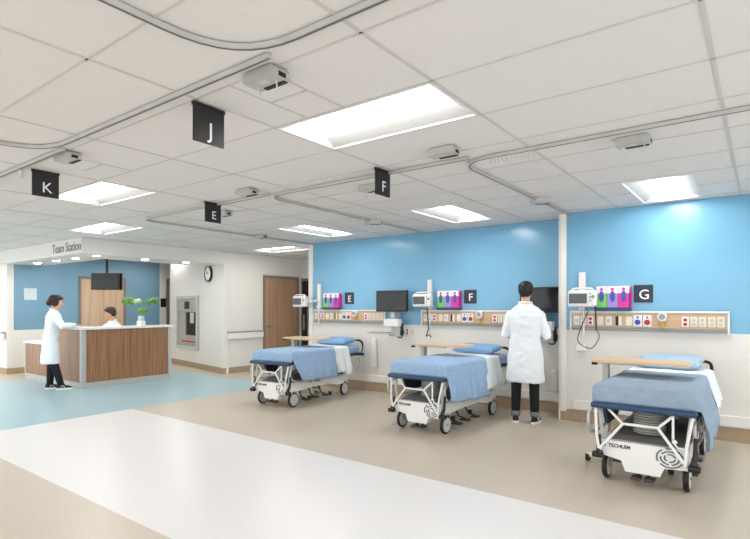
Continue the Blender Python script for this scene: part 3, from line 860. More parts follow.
def cover(loc, y0, y1, m, name, label, cat, hem=lambda v: 0.35, lhem=0.74, fold=0.018, seed=0, zt=0.831, front=None, out=0.382, ridge=0.0, group=None, curl=0.0):
    """cloth over the bed, hanging on the right (+x) side; hem(v) gives its lower edge"""
    nv = 44
    bm = nb(); rows = []
    nf = 6 if front else 0
    for j in range(-nf, nv + 1):
        v = max(j, 0) / nv
        y = y0 + (y1 - y0) * v - (0.012 * min(1, -j / 2) if j < 0 else 0)
        row = []
        h = hem(v)
        prof = []
        prof.append((-out, lhem)); prof.append((-out, zt - 0.035)); prof.append((-out + 0.012, zt - 0.01)); prof.append((-out + 0.045, zt))
        for k in range(1, 12): prof.append((-out + 0.045 + (2 * out - 0.09) * k / 12, zt))
        prof.append((out - 0.045, zt)); prof.append((out - 0.012, zt - 0.01)); prof.append((out, zt - 0.035))
        nd = 12
        for k in range(1, nd + 1): prof.append((out, zt - 0.035 + (h - zt + 0.035) * k / nd))
        for i, (x, z) in enumerate(prof):
            yy = y
            nz = noise.noise(Vector((x * 5 + seed, yy * 5, z * 3)))
            if i < 4: x -= 0.004
            if 3 <= i <= 16:
                z += 0.006 * (0.5 + nz) + ridge * math.exp(-((v - 0.97) / 0.03) ** 2)
            d = max(0, (zt - 0.035 - z)) if i > 17 else 0
            if d > 0:
                a = min(1, d / 0.3)
                x += a * (fold * (1 + math.sin(yy * 26 + seed + 1.5 * math.sin(yy * 9))) + 0.03) + 0.03 * a
                yy += a * 0.02 * math.sin(yy * 13 + seed) - a * curl * (1 - v)
            if j < 2 and front: z = min(z, zt - (0.0 if j >= 0 else front * (-j / nf)) - (0.012, 0.004)[max(j, 0)])
            row.append(bm.verts.new((x, yy, z)))
        rows.append(row)
    for A, B in zip(rows, rows[1:]):
        for k in range(len(A) - 1):
            bm.faces.new((A[k], A[k + 1], B[k + 1], B[k]))
    o = obj(name, bm, m, None, 'all', loc)
    if loc == SE: o.rotation_euler = (0, 0, RE)
    s = o.modifiers.new('thickness', 'SOLIDIFY'); s.thickness = 0.006; s.offset = 1
    return tag(o, label, cat, group)

def pillow(loc, label, m='pillow', w=0.32, d=0.19, h=0.06, rx=0.0, rz=0.0):
    bm = nb()
    n = 18
    for side in (1, -1):
        g_ = []
        for i in range(n + 1):
            row = []
            for j in range(n + 1):
                u, v = -1 + 2 * i / n, -1 + 2 * j / n
                e = max(0.0, (1 - u ** 4) * (1 - v ** 4)) ** 0.45
                cx = 1 - 0.06 * (1 - abs(v)) * abs(u); cy = 1 - 0.07 * (1 - abs(u)) * abs(v)
                z = side * h * e * (1 + 0.12 * noise.noise(Vector((u * 2 + loc[0], v * 2, side))))
                row.append(bm.verts.new((u * w * cx, v * d * cy, z)))
            g_.append(row)
        for i in range(n):
            for j in range(n):
                bm.faces.new((g_[i][j], g_[i + 1][j], g_[i + 1][j + 1], g_[i][j + 1]))
    bmesh.ops.remove_doubles(bm, verts=bm.verts, dist=0.0005)
    o = obj('pillow', bm, m, None, 'all', loc)
    o.rotation_euler = (rx, 0, rz)
    return tag(o, label, 'pillow', 'pillows')

SG, SF, SE = (-0.80, 4.71, 0), (-3.31, 5.22, 0), (-5.92, 5.27, 0)
stretcher(SG, 'white hospital stretcher at the right in the G bay, seen from its foot end')
stretcher(SF, 'white hospital stretcher in the F bay, left of the standing man')
RE = math.radians(5)
stretcher(SE, 'white hospital stretcher furthest left, in the E bay', RE)
cover(SG, 0.045, 1.12, 'blanket_g', 'blanket', 'grey-blue blanket over the G bay stretcher, hanging down its right side', 'blanket', lambda v: 0.36 + 0.10 * abs(v - 0.1), lhem=0.66, seed=1, ridge=0.02, front=0.138, group='blankets')
cover(SF, 0.06, 1.13, 'blanket', 'blanket', 'patterned blue blanket over the F bay stretcher', 'blanket', lambda v: 0.40 - 0.06 * v + 0.01 * math.sin(v * 17), seed=2, front=0.138, fold=0.012, group='blankets')
cover(SE, 0.06, 1.13, 'blanket', 'blanket', 'light blue blanket over the leftmost stretcher with a curved front edge', 'blanket', lambda v: 0.40 + 0.32 * max(0, 1 - v * 6) ** 2 - 0.03 * v, seed=3, front=0.138, fold=0.01, curl=-0.05, group='blankets')
cover(SG, 1.14, 1.85, 'sheet', 'bed_sheet', 'white sheet across the head half of the G bay stretcher', 'sheet', lambda v: 0.52, seed=4, zt=0.829, out=0.378, group='white sheets')
cover(SF, 1.0, 1.57, 'sheet', 'bed_sheet', 'white sheet hanging beside the blue blanket on the F bay stretcher', 'sheet', lambda v: 0.42 + 0.02 * v, seed=5, zt=0.828, out=0.374, group='white sheets', fold=0.008)
cover(SE, 1.1, 1.53, 'sheet', 'bed_sheet', 'white sheet hanging beside the blanket on the leftmost stretcher', 'sheet', lambda v: 0.42 + 0.06 * math.sin(v * 6) * (v > 0.5), seed=6, zt=0.828, out=0.374, group='white sheets')
pillow((SG[0] - 0.02, SG[1] + 1.72, 0.905), 'pale blue pillow on the G bay stretcher behind the overbed table', 'pillow_pale', rx=0.12)
pillow((SF[0] + 0.0, SF[1] + 1.68, 0.9), 'blue pillow on the F bay stretcher beside the standing man', rx=0.1)
pillow((SE[0] - math.sin(RE) * 1.70, SE[1] + math.cos(RE) * 1.70, 0.9), 'blue pillow on the leftmost stretcher', rx=0.1, rz=RE)

# overbed tables
def overbed(loc, rz, label, zt=0.985, w=0.83, d=0.42):
    t = thing('overbed_table', label, 'overbed table', loc, rz, 'overbed tables')
    bm = nb()
    pts = []
    for cx, cy, a0 in ((w - 0.06, d - 0.06, 0), (0.06, d - 0.06, 90), (0.06, 0.06, 180), (w - 0.06, 0.06, 270)):
        for k in range(7):
            a = math.radians(a0 + 15 * k); pts.append((cx + 0.06 * math.cos(a) - 0.1, cy + 0.06 * math.sin(a) - d / 2))
    prism(bm, pts, zt - 0.022, zt, 'Z'); obj('table_top', bm, 'maple', t)
    bm = nb(); box(bm, -0.035, 0.035, -0.06, 0.06, 0.09, 0.6, 0.008); box(bm, -0.025, 0.025, -0.045, 0.045, 0.6, zt - 0.05); obj('column', bm, 'lgrey', t)
    bm = nb(); box(bm, -0.06, 0.35, -0.05, 0.05, zt - 0.05, zt - 0.023, 0.005); obj('top_support', bm, 'lgrey', t)
    bm = nb(); box(bm, -0.09, -0.04, -0.2, -0.16, zt - 0.05, zt - 0.024, 0.005); obj('height_lever', bm, 'black', t)
    bm = nb()
    box(bm, -0.03, 0.03, -0.25, 0.25, 0.05, 0.09, 0.006)
    for s in (-1, 1): box(bm, -0.12, 0.62, s * 0.25 - 0.025, s * 0.25 + 0.025, 0.045, 0.085, 0.01)
    obj('base_frame', bm, 'cream', t)
    for sx in (-0.11, 0.6):
        for s in (-1, 1):
            bm = nb(); lathe(bm, [(0.024, -0.012), (0.024, 0.012)], (sx, s * 0.25, 0.024), 12, 'Y'); box(bm, sx - 0.02, sx + 0.02, s * 0.25 - 0.027, s * 0.25 + 0.027, 0.03, 0.075, 0.006)
            obj('caster', bm, 'black', t)
overbed((-1.26, 5.55, 0), 0.0, 'maple overbed table across the G bay stretcher')
overbed((-3.88, 6.35, 0), 0.0, 'maple overbed table across the F bay stretcher')
overbed((-6.49, 6.35, 0), 0.0, 'maple overbed table across the leftmost stretcher')

# ------------------------------------------------------------------ reception counter
CF, CS = 4.40, -10.0   # front face y, side face x
t = thing('reception_counter', 'walnut reception counter with white top and grey metal corners', 'reception desk', (CS, CF, 0))
H = 1.08
bm = nb(); box(bm, -1.15, -0.06, 0.0, 0.3, 0.1, H); obj('front_panel', bm, 'walnut', t)
bm = nb(); box(bm, -0.3, 0.0, 0.07, 0.915, 0.1, H); obj('side_panel', bm, 'walnut', t)
bm = nb(); box(bm, -0.3, 0.0, 0.925, 1.72, 0.1, H); obj('side_panel', bm, 'walnut', t)
bm = nb(); box(bm, -2.55, -1.15, 0.0, 0.05, 0.1, 0.74); box(bm, -2.6, -2.55, 0.0, 0.75, 0.1, 0.74); obj('low_panel', bm, 'walnut', t)
for a in ((-0.07, 0.012, -0.012, 0.07, 0.0, H), (-0.3, 0.012, 1.72, 1.79, 0.0, H), (-1.17, -1.12, -0.012, 0.0, 0.1, H), (-2.62, -2.57, -0.012, 0.04, 0, 0.74)):
    bm = nb(); box(bm, *a, 0.004); obj('corner_post', bm, 'alu', t)
bm = nb(); box(bm, -2.6, 0.008, -0.008, 0.05, 0.0, 0.1); box(bm, -0.3, 0.008, 0.05, 1.75, 0.0, 0.1); obj('plinth', bm, 'alu', t)
bm = nb(); prism(bm, [(-1.19, -0.04), (0.04, -0.04), (0.04, 1.83), (-0.36, 1.83), (-0.36, 0.34), (-1.19, 0.34)], H, H + 0.04, 'Z'); obj('counter_top', bm, 'white', t)
bm = nb(); prism(bm, [(-2.66, -0.03), (-1.19, -0.03), (-1.19, 0.3), (-0.36, 0.3), (-0.36, 0.62), (-1.6, 0.62), (-1.6, 0.78), (-2.66, 0.78)], 0.74, 0.78, 'Z'); obj('low_work_top', bm, 'white', t)

# hanging screen
t = thing('hanging_screen', 'black double screen hanging from the station soffit', 'screen', (-11.64, 5.65, 0), math.radians(35))
bm = nb(); tube(bm, [(0, 0, CZ), (0, 0, 2.15)], 0.028, 10); lathe(bm, [(0.07, CZ - 0.02), (0.07, CZ)], (0, 0, 0), 14); obj('ceiling_pole', bm, 'black', t, True)
bm = nb(); box(bm, -0.31, 0.31, -0.09, -0.04, 1.88, 2.25, 0.008); s = obj('display', bm, 'black', t)
bm = nb(); box(bm, -0.285, 0.285, -0.094, -0.09, 1.905, 2.23); obj('screen', bm, 'screen', s)
bm = nb(); box(bm, -0.31, 0.31, 0.04, 0.09, 1.88, 2.25, 0.008); obj('display', bm, 'black', t)
bm = nb(); box(bm, -0.12, 0.12, -0.04, 0.04, 2.0, 2.17, 0.008); obj('mount_box', bm, 'dgrey', t)

# plant
t = thing('potted_plant', 'green round-leaved plant in a white pot on the counter', 'potted plant', (-10.16, 5.62, H + 0.04))
bm = nb(); box(bm, -0.09, 0.09, -0.05, 0.05, 0, 0.1, 0.012); obj('pot', bm, 'white', t)
bm = nb(); lathe(bm, [(0.055, 0.1), (0.06, 0.12), (0.06, 0.19), (0.05, 0.2)], (0, 0, 0), 16); obj('glass_vase', bm, 'plaque', t, True)
cl = [((0.02, 0.02, 0.30), 0.13), ((-0.19, -0.16, 0.50), 0.15), ((-0.04, -0.05, 0.49), 0.09), ((0.15, 0.16, 0.49), 0.15)]
bm = nb()
for (cx, cy, cz), r in cl:
    tube(bm, smooth_path([(0, 0, 0.12), (cx * 0.3, cy * 0.3, cz * 0.6), (cx, cy, cz - 0.03)], 4), 0.006, 6)
obj('stem', bm, 'leaf', t)
rnd = random.Random(3)
for q, ((cx, cy, cz), r) in enumerate(cl):
    bm = nb()
    for k in range(60):
        d = Vector((rnd.uniform(-1, 1), rnd.uniform(-1, 1), rnd.uniform(-0.5, 1))).normalized()
        c = Vector((cx, cy, cz)) + Vector((d.x, d.y, d.z * 0.65)) * r * rnd.uniform(0.5, 1)
        rot = d.to_track_quat('Z', 'Y').to_matrix().to_4x4()
        ball(bm, c, 0.03, 0.026, 0.006, 8, 5, rot)
    obj('leaf_cluster', bm, 'leaf2' if q == 2 else 'leaf', t, True)

# plaque, light switch thing, left handrail
bm = nb(); box(bm, LWX + 0.002, LWX + 0.012, 4.68, 4.94, 1.66, 1.93, 0.002)
tag(obj('wall_plaque', bm, 'plaque'), 'small pale plaque on the blue station wall', 'plaque')
bm = nb(); box(bm, LWX + 0.002, LWX + 0.03, 8.03, 8.18, 1.5, 1.74, 0.004)
tag(obj('wall_phone', bm, 'black'), 'small black wall box behind the potted plant', 'wall box')
def handrail(name, p0, p1, nrm, label, z=0.93):
    p0 = Vector(p0); p1 = Vector(p1); n = Vector(nrm)
    t = thing(name, label, 'handrail', (0, 0, 0))
    u = (p1 - p0).normalized(); L = (p1 - p0).length
    def slab(d0, d1, z0, z1, a=0, b=L):
        bm = nb(); b2 = []
        for zz in (z0, z1):
            for dd in (d0, d1):
                for uu in (a, b):
                    b2.append(bm.verts.new(p0 + u * uu + n * dd + Vector((0, 0, zz))))
        for f in ((0, 1, 3, 2), (4, 5, 7, 6), (0, 1, 5, 4), (2, 3, 7, 6), (0, 2, 6, 4), (1, 3, 7, 5)):
            bm.faces.new([b2[i] for i in f])
        return bm
    obj('rail_panel', slab(0.03, 0.07, z - 0.15, z - 0.02), 'trim_white', t)
    obj('rail_grip', slab(0.025, 0.075, z - 0.02, z + 0.01), 'grey', t)
    obj('rail_bracket', slab(0.001, 0.03, z - 0.1, z - 0.04, 0.15, 0.25), 'grey', t)
    obj('rail_bracket', slab(0.001, 0.03, z - 0.1, z - 0.04, L - 0.25, L - 0.15), 'grey', t)
handrail('handrail', (DX, 7.36, 0), (DX, 8.38, 0), (1, 0, 0), 'white handrail with grey grip on the wall left of the closed oak door')
handrail('handrail', (-14.6, 4.35, 0), (-13.55, 4.35, 0), (0, -1, 0), 'white handrail at the left picture edge')

# pneumatic tube station on the angled wall
t = thing('tube_station', 'grey recessed tube station with dark opening and red stripe', 'wall station', tuple(A0 + AWU * 1.98), math.atan2(-AWU.y, -AWU.x))
# local: x to the viewer's right, -y out of the wall
bm = nb()
for a in ((-0.66, -0.58, 0.45, 1.78), (0.58, 0.66, 0.45, 1.78), (-0.58, 0.58, 1.7, 1.78), (-0.58, 0.58, 0.45, 0.53)): box(bm, a[0], a[1], -0.06, -0.001, a[2], a[3])
obj('station_frame', bm, 'lgrey', t)
bm = nb(); box(bm, -0.58, 0.58, -0.02, -0.001, 0.53, 1.7); box(bm, -0.58, 0.58, -0.04, -0.02, 1.4, 1.69, 0.006); box(bm, -0.35, 0.58, -0.05, -0.02, 0.56, 0.78, 0.006); box(bm, -0.56, -0.1, -0.045, -0.02, 0.78, 1.36, 0.006); obj('station_panel', bm, 'tube', t)
bm = nb(); box(bm, -0.06, 0.52, -0.03, -0.021, 0.8, 1.37); obj('carrier_opening', bm, 'black', t)
bm = nb(); box(bm, 0.2, 0.42, -0.045, -0.03, 1.1, 1.36); obj('inner_plate', bm, 'lgrey', t)
bm = nb(); box(bm, -0.3, 0.5, -0.055, -0.05, 0.62, 0.66); obj('red_stripe', bm, 'red', t)
bm = nb(); box(bm, -0.15, 0.15, -0.046, -0.04, 1.45, 1.64); obj('keypad', bm, 'sign_slate', t)

# clock
p = A0 + AWU * 0.74
t = thing('wall_clock', 'round wall clock with black rim and white face', 'clock', (p.x, p.y, 2.28), math.atan2(-AWU.y, -AWU.x))
bm = nb(); lathe(bm, [(0.17, -0.002), (0.19, -0.02), (0.19, -0.05), (0.165, -0.055), (0.165, -0.035)], (0, 0, 0), 32, 'Y'); obj('clock_rim', bm, 'black', t, True)
bm = nb(); lathe(bm, [(0.166, -0.034), (0.166, -0.04)], (0, 0, 0), 32, 'Y'); f = obj('clock_face', bm, 'card', t)
bm = nb()
for k in range(12):
    a = k * PI / 6
    tube(bm, [(0.13 * math.cos(a), -0.041, 0.13 * math.sin(a)), (0.152 * math.cos(a), -0.041, 0.152 * math.sin(a))], 0.004, 5)
obj('hour_marks', bm, 'black', f)
bm = nb(); tube(bm, [(0, -0.043, 0), (-0.06, -0.043, 0.055)], 0.006, 6); obj('hour_hand', bm, 'black', f)
bm = nb(); tube(bm, [(0, -0.046, 0), (-0.12, -0.046, 0.02)], 0.004, 6); obj('minute_hand', bm, 'black', f)

# ------------------------------------------------------------------ people
def sstep(x):
    x = max(0, min(1, x)); return x * x * (3 - 2 * x)

def hand(bm, wrist, d, palm_n, size=1.0, curl=0.5, thumb_side=1):
    d = Vector(d).normalized(); n = Vector(palm_n); n = (n - d * n.dot(d)).normalized(); s = d.cross(n).normalized() * thumb_side
    w = Vector(wrist)
    for k in range(-1, 2):
        tube(bm, [w + s * k * 0.014 * size, w + d * 0.05 * size + s * k * 0.022 * size, w + d * 0.095 * size + s * k * 0.026 * size], [0.018 * size, 0.016 * size, 0.013 * size], 8)
    for k, L in enumerate((0.072, 0.08, 0.074, 0.058)):
        b = w + d * 0.09 * size + s * (0.033 - 0.022 * k) * size
        a1 = curl * 0.5; a2 = curl * 1.3; a3 = curl * 1.9
        p1 = b + (d * math.cos(a1) + n * math.sin(a1)) * L * 0.45 * size
        p2 = p1 + (d * math.cos(a2) + n * math.sin(a2)) * L * 0.32 * size
        p3 = p2 + (d * math.cos(a3) + n * math.sin(a3)) * L * 0.23 * size
        tube(bm, [b, p1, p2, p3], [0.0095 * size, 0.009 * size, 0.0082 * size, 0.0065 * size], 8)
    b = w + d * 0.03 * size + s * 0.028 * size
    tube(bm, [b, b + (d * 0.6 + s * 0.8) * 0.035 * size, b + (d * 0.85 + s * 0.75 + n * 0.2) * 0.06 * size], [0.013 * size, 0.011 * size, 0.008 * size], 8)

def person(loc, rz, label, H=1.75, lean=0.0, seated=False, arms=None, legs=None, hair='hair', long_hair=False, head_turn=0.0, head_nod=0.0, hem=0.5, cuffs=False, fem=False):
    """figure facing +y in its own space; coordinates below are for 1.80 m and scaled"""
    k = H / 1.80
    t = thing('person', label, 'person', loc, rz)
    hipz = 0.95
    def warp(bm):
        for v in bm.verts:
            x, y, z = v.co
            a = lean * sstep((z - 0.85) / 0.3)
            dy, dz = y, z - 0.95
            v.co = Vector((x, dy * math.cos(a) + dz * math.sin(a), 0.95 + dz * math.cos(a) - dy * math.sin(a)))
            v.co *= k
    def wp(p):
        x, y, z = p
        a = lean * sstep((z - 0.85) / 0.3); dz = z - 0.95
        return Vector((x, y * math.cos(a) + dz * math.sin(a), 0.95 + dz * math.cos(a) - y * math.sin(a)))
    sw = 0.175 if fem else 0.195
    HR = Matrix.Translation((0, 0.0, 1.56)) @ Matrix.Rotation(head_turn, 4, 'Z') @ Matrix.Rotation(-head_nod, 4, 'X') @ Matrix.Translation((0, 0, -1.56))
    def head_part(fn):
        b2 = nb(); fn(b2)
        bmesh.ops.transform(b2, matrix=HR, verts=b2.verts)
        return b2
    def merge(bm, b2):
        me = bpy.data.meshes.new('t'); b2.to_mesh(me); b2.free(); bm.from_mesh(me); bpy.data.meshes.remove(me)
    # --- body
    up = nb()
    loft(up, [(0, 0, 0.86, 0.12, 0.09), (0, 0, 0.93, 0.165, 0.11), (0, 0, 1.05, 0.14, 0.1), (0, 0, 1.2, 0.155, 0.105), (0, 0, 1.35, 0.175, 0.11), (0, 0, 1.44, 0.16, 0.09), (0, 0, 1.49, 0.09, 0.07), (0, -0.005, 1.53, 0.058, 0.06), (0, 0.0, 1.60, 0.052, 0.056)])
    def hd(b):
        loft(b, [(0, 0.045, 1.565, 0.028, 0.032), (0, 0.035, 1.585, 0.048, 0.062), (0, 0.02, 1.62, 0.062, 0.083), (0, 0.008, 1.66, 0.071, 0.094), (0, 0.0, 1.70, 0.076, 0.099), (0, -0.003, 1.74, 0.074, 0.096), (0, -0.004, 1.77, 0.06, 0.078), (0, -0.004, 1.79, 0.034, 0.045), (0, -0.004, 1.797, 0.01, 0.012)], 24)
        prism(b, [(0.085, 1.69), (0.098, 1.685), (0.128, 1.645), (0.118, 1.637), (0.09, 1.637)], -0.012, 0.012, 'X')
        for s in (-1, 1):
            ball(b, (s * 0.076, 0.0, 1.672), 0.01, 0.018, 0.032, 8, 8)
            ball(b, (s * 0.03, 0.085, 1.70), 0.022, 0.012, 0.007, 8, 6)
        ball(b, (0, 0.098, 1.612), 0.024, 0.009, 0.005, 8, 6); ball(b, (0, 0.097, 1.602), 0.022, 0.009, 0.006, 8, 6)
        ball(b, (0, 0.075, 1.58), 0.025, 0.02, 0.018, 8, 6)
    merge(up, head_part(hd))
    warp(up)
    A = arms
    for s in (-1, 1):
        sh, el, wr, hdn, pn = A[s]
        sh, el, wr = [wp(p) * k if w_ else Vector(p) for p, w_ in zip((sh, el, wr), (True, False, False))]
        tube(up, [sh, sh.lerp(el, 0.5), el, el.lerp(wr, 0.5), wr], [0.05, 0.045, 0.038, 0.034, 0.025], 10)
        hand(up, wr, hdn, pn, 0.95, 0.45, -s)
    for s in (-1, 1):
        hp, kn, an = [Vector(p) for p in legs[s][:3]]
        fd = Vector((math.sin(legs[s][3]), math.cos(legs[s][3]), 0))
        tube(up, [hp, hp.lerp(kn, 0.5), kn, kn.lerp(an, 0.4), an], [0.085, 0.075, 0.052, 0.05, 0.036], 10)
        tube(up, [an - fd * 0.03 - Vector((0, 0, 0.03)), an + fd * 0.08 - Vector((0, 0, 0.045)), an + fd * 0.14 - Vector((0, 0, 0.05))], [0.034, 0.03, 0.022], 8)
    if seated:
        pass
    body = obj('body', up, 'skin', t, 'all')
    r = body.modifiers.new('join', 'REMESH'); r.mode = 'VOXEL'; r.voxel_size = 0.006; r.use_smooth_shade = True
    # eyes
    b2 = head_part(lambda b: [ball(b, (s * 0.03, 0.086, 1.685), 0.013, 0.009, 0.008, 10, 8) for s in (-1, 1)]); warp(b2); obj('eyes', b2, 'card', body, 'all')
    b2 = head_part(lambda b: [ball(b, (s * 0.03, 0.094, 1.685), 0.005, 0.003, 0.005, 8, 6) for s in (-1, 1)]); warp(b2); obj('pupils', b2, 'black', body, 'all')
    b2 = head_part(lambda b: [tube(b, [(s * 0.012, 0.098, 1.706), (s * 0.03, 0.098, 1.712), (s * 0.05, 0.086, 1.706)], 0.0035, 6) for s in (-1, 1)]); warp(b2); obj('eyebrows', b2, hair, body, 'all')
    # hair
    def hr(b):
        rr = []
        top = [(1.60, 0.22), (1.62, 0.3), (1.64, 0.35), (1.67, 0.45), (1.70, 0.62), (1.73, 0.86), (1.76, 1.0), (1.785, 1.0), (1.805, 1.0), (1.815, 1.0)]
        rad = [(0.052, 0.074), (0.066, 0.088), (0.079, 0.1), (0.088, 0.109), (0.093, 0.114), (0.094, 0.116), (0.089, 0.108), (0.074, 0.09), (0.04, 0.05), (0.012, 0.015)]
        seg = 28
        for (z, cov), (rx, ry) in zip(top, rad):
            ring = []
            for q in range(seg):
                a = 2 * PI * q / seg
                x = rx * math.cos(a); y = ry * math.sin(a)
                lim = -0.02 + (cov - 0.3) * 0.17
                y = min(y, lim) if cov < 1.0 else y
                nz = 1 + 0.05 * noise.noise(Vector((x * 40, y * 40, z * 40)))
                ring.append(b.verts.new((x * nz, y * nz - 0.006, z)))
            rr.append(ring)
        for A_, B_ in zip(rr, rr[1:]):
            for q in range(seg): b.faces.new((A_[q], A_[(q + 1) % seg], B_[(q + 1) % seg], B_[q]))
        b.faces.new(rr[0][::-1]); b.faces.new(rr[-1])
        if long_hair:
            ball(b, (0, -0.07, 1.70), 0.1, 0.085, 0.1, 16, 12)
            ball(b, (0, -0.11, 1.63), 0.075, 0.06, 0.065, 12, 10)
            ball(b, (0.07, -0.01, 1.66), 0.03, 0.06, 0.08, 12, 10); ball(b, (-0.07, -0.01, 1.66), 0.03, 0.06, 0.08, 12, 10)
    b2 = head_part(hr); warp(b2)
    ho = obj('hair', b2, hair, t, 'all')
    r = ho.modifiers.new('join', 'REMESH'); r.mode = 'VOXEL'; r.voxel_size = 0.007; r.use_smooth_shade = True
    # coat
    c = nb()
    bw = 1.05 if fem else 1.0
    zb = hem / k
    if not seated:
        loft(c, [(0, 0.0, zb, 0.235 * bw, 0.165), (0, 0, zb + 0.02, 0.24 * bw, 0.17), (0, 0, 0.8, 0.222 * bw, 0.15), (0, 0, 0.95, 0.208 * bw, 0.135)], 32)
    else:
        loft(c, [(0, 0, 0.82, 0.2, 0.14), (0, 0, 0.95, 0.2, 0.135)], 32)
    loft(c, [(0, 0, 0.9, 0.208 * bw, 0.135), (0, 0, 1.08, 0.188 * bw, 0.125), (0, 0, 1.25, 0.205 * bw, 0.135), (0, 0, 1.36, 0.215 * bw, 0.135, 2.3), (0, -0.003, 1.42, 0.205 * bw, 0.12, 2.3), (0, -0.006, 1.465, 0.16 * bw, 0.1), (0, -0.01, 1.50, 0.1, 0.078), (0, -0.012, 1.525, 0.075, 0.07)], 32)
    warp(c)
    for s in (-1, 1):
        sh, el, wr, hdn, pn = A[s]
        sh = wp(sh) * k; el = Vector(el); wr = Vector(wr)
        tube(c, [sh, sh.lerp(el, 0.25), sh.lerp(el, 0.6), el, el.lerp(wr, 0.3), el.lerp(wr, 0.7), wr + (el - wr).normalized() * 0.01], [0.06, 0.07, 0.064, 0.058, 0.055, 0.05, 0.046], 14)
    if seated:
        for s in (-1, 1):
            hp, kn = Vector(legs[s][0]), Vector(legs[s][1])
            tube(c, [hp, hp.lerp(kn, 0.8)], [0.12, 0.1], 12)
    co = obj('lab_coat', c, 'coat', t, 'all')
    r = co.modifiers.new('join', 'REMESH'); r.mode = 'VOXEL'; r.voxel_size = 0.010; r.use_smooth_shade = True
    tx = bpy.data.textures.new('coat_folds', 'CLOUDS'); tx.noise_scale = 0.14; tx.noise_depth = 2
    d = co.modifiers.new('folds', 'DISPLACE'); d.texture = tx; d.strength = 0.032; d.mid_level = 0.5
    sm = co.modifiers.new('soft', 'SMOOTH'); sm.iterations = 2
    # collar
    b2 = nb(); b3 = []
    for q in range(17):
        a = PI * (0.0 + 2.0 * q / 16) + PI / 2
        b3.append((0.078 * math.cos(a) * (1 if abs(math.sin(a)) < 0.9 else 1), 0.072 * math.sin(a) - 0.012, 1.53 - 0.05 * max(0, math.sin(a))))
    tube(b2, b3, 0.014, 8)
    warp(b2); obj('coat_collar', b2, 'coat', co, 'all')
    # trousers and shoes
    b2 = nb()
    for s in (-1, 1):
        hp, kn, an = [Vector(p) for p in legs[s][:3]]
        tube(b2, [hp + Vector((0, 0, 0.05)), hp.lerp(kn, 0.5), kn, kn.lerp(an, 0.45), an + (kn - an).normalized() * (0.05 if cuffs else -0.01)], [0.088, 0.082, 0.068, 0.062, 0.055], 14)
    if not seated: ball(b2, (0, 0, 0.93 * k), 0.17, 0.12, 0.1)
    obj('trousers', b2, 'trousers', t, 'all')
    for s in (-1, 1):
        hp, kn, an = [Vector(p) for p in legs[s][:3]]
        if cuffs:
            u = (kn - an).normalized(); b2 = nb(); tube(b2, [an - u * 0.01, an - u * 0.005, an + u * 0.055, an + u * 0.06], [0.05, 0.061, 0.062, 0.05], 14); obj('trouser_cuff', b2, 'cuff', t, 'all')
        a = legs[s][3]
        sh = nb()
        loft(sh, [(0, 0.055, 0.022, 0.044, 0.135, 2.4), (0, 0.055, 0.04, 0.044, 0.133, 2.4), (0, 0.04, 0.06, 0.04, 0.112), (0, 0.01, 0.08, 0.038, 0.075), (0, -0.015, 0.1, 0.036, 0.05)], 20)
        R_ = Matrix.Translation((an.x, an.y, an.z - 0.09)) @ Matrix.Rotation(-a, 4, 'Z')
        bmesh.ops.transform(sh, matrix=R_, verts=sh.verts)
        so = obj('shoe', sh, 'shoe', t, 'all')
        b2 = nb(); loft(b2, [(0, 0.055, 0.001, 0.046, 0.137, 2.4), (0, 0.055, 0.03, 0.047, 0.139, 2.4)], 20); bmesh.ops.transform(b2, matrix=R_, verts=b2.verts)
        obj('shoe_sole', b2, 'sole', so)
        for sd in (-1, 1):
            b2 = nb(); tube(b2, [(sd * 0.043, 0.02, 0.035), (sd * 0.038, 0.0, 0.075), (sd * 0.038, 0.04, 0.072), (sd * 0.043, 0.07, 0.035)], 0.005, 5)
            bmesh.ops.transform(b2, matrix=R_, verts=b2.verts); obj('shoe_stripe', b2, 'sole', so)
    return t

# the standing man at the wall computer
person((-2.48, 6.58, 0), math.radians(14), 'standing man in a white coat seen from behind at the wall computer', H=1.83,
       arms={-1: ((-0.165, 0, 1.405), (-0.26, 0.0, 1.13), (-0.16, 0.27, 1.14), (0.1, 1, -0.1), (0, 0, -1)),
             1: ((0.165, 0, 1.405), (0.27, 0.0, 1.12), (0.2, 0.28, 1.12), (-0.1, 1, -0.1), (0, 0, -1))},
       legs={-1: ((-0.1, 0, 0.9), (-0.115, 0.02, 0.5), (-0.12, -0.02, 0.09), -0.1), 1: ((0.1, 0, 0.9), (0.11, 0.02, 0.5), (0.12, -0.02, 0.09), 0.25)},
       lean=0.03, hem=0.53, cuffs=True, head_nod=0.08)
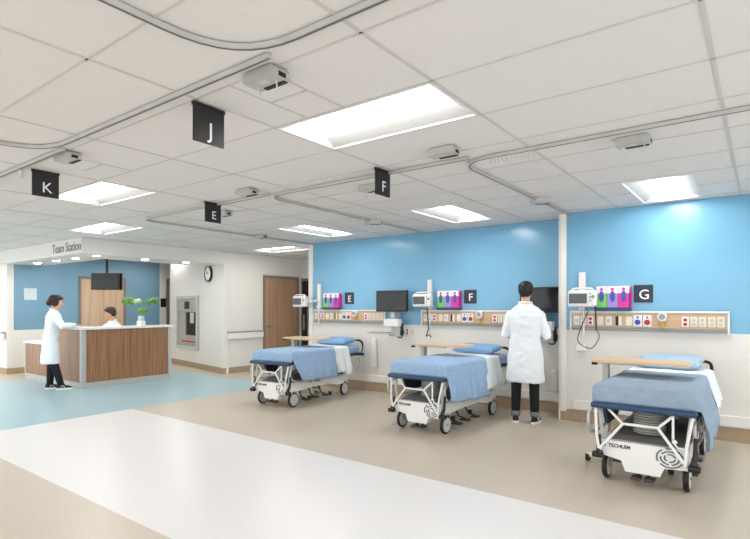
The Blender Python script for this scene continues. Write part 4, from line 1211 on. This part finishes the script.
# the woman leaning on the counter
person((-10.36, 4.02, 0), math.radians(-24), 'person in a white coat and black trousers leaning on the reception counter', H=1.72,
       arms={-1: ((-0.15, 0, 1.40), (-0.24, 0.18, 1.15), (-0.06, 0.36, 1.165), (0.5, 1, 0), (0, 0, -1)),
             1: ((0.15, 0, 1.40), (0.29, 0.2, 1.15), (0.1, 0.38, 1.165), (-0.6, 0.8, 0), (0, 0, -1))},
       legs={-1: ((-0.09, 0, 0.86), (-0.09, 0.0, 0.47), (-0.1, -0.02, 0.09), -0.1), 1: ((0.09, 0, 0.86), (0.1, 0.06, 0.47), (0.08, 0.16, 0.09), 0.1)},
       lean=0.11, hem=0.48, hair='hair_b', long_hair=True, head_turn=-0.1, head_nod=0.15, fem=True)
# the man seated behind the counter
SZ = -0.30
sd = person((-10.82, 5.42, SZ), math.radians(188), 'dark-haired man in a white coat seated behind the reception counter', H=1.80,
       arms={-1: ((-0.165, 0, 1.405), (-0.28, 0.22, 1.22), (-0.14, 0.44, 1.24), (0.3, 1, 0), (0, 0, -1)),
             1: ((0.165, 0, 1.405), (0.28, 0.22, 1.22), (0.14, 0.44, 1.24), (-0.3, 1, 0), (0, 0, -1))},
       legs={-1: ((-0.1, 0.0, 0.92), (-0.14, 0.42, 0.90), (-0.15, 0.36, 0.49), 0), 1: ((0.1, 0.0, 0.92), (0.14, 0.42, 0.90), (0.15, 0.36, 0.49), 0)},
       lean=0.12, seated=True, hair='hair_b', head_turn=-0.65, head_nod=0.15)
# his chair
t = thing('office_chair', 'dark office chair under the seated man behind the counter', 'office chair', (-10.82, 5.42, 0), math.radians(188))
bm = nb(); box(bm, -0.23, 0.23, -0.2, 0.26, 0.42, 0.475, 0.02, 3); obj('seat', bm, 'dgrey', t, True)
bm = nb(); box(bm, -0.2, 0.2, -0.29, -0.25, 0.5, 0.88, 0.018, 3); box(bm, -0.03, 0.03, -0.3, -0.27, 0.34, 0.6); box(bm, -0.03, 0.03, -0.29, 0.0, 0.38, 0.42); obj('backrest', bm, 'dgrey', t, True)
bm = nb(); tube(bm, [(0, 0, 0.06), (0, 0, 0.43)], 0.03, 12)
for k in range(5):
    a = k * 2 * PI / 5; tube(bm, [(0, 0, 0.1), (0.27 * math.cos(a), 0.27 * math.sin(a), 0.07)], [0.025, 0.015], 8); ball(bm, (0.27 * math.cos(a), 0.27 * math.sin(a), 0.03), 0.028, 0.028, 0.03, 10, 8)
obj('chair_base', bm, 'black', t, True)
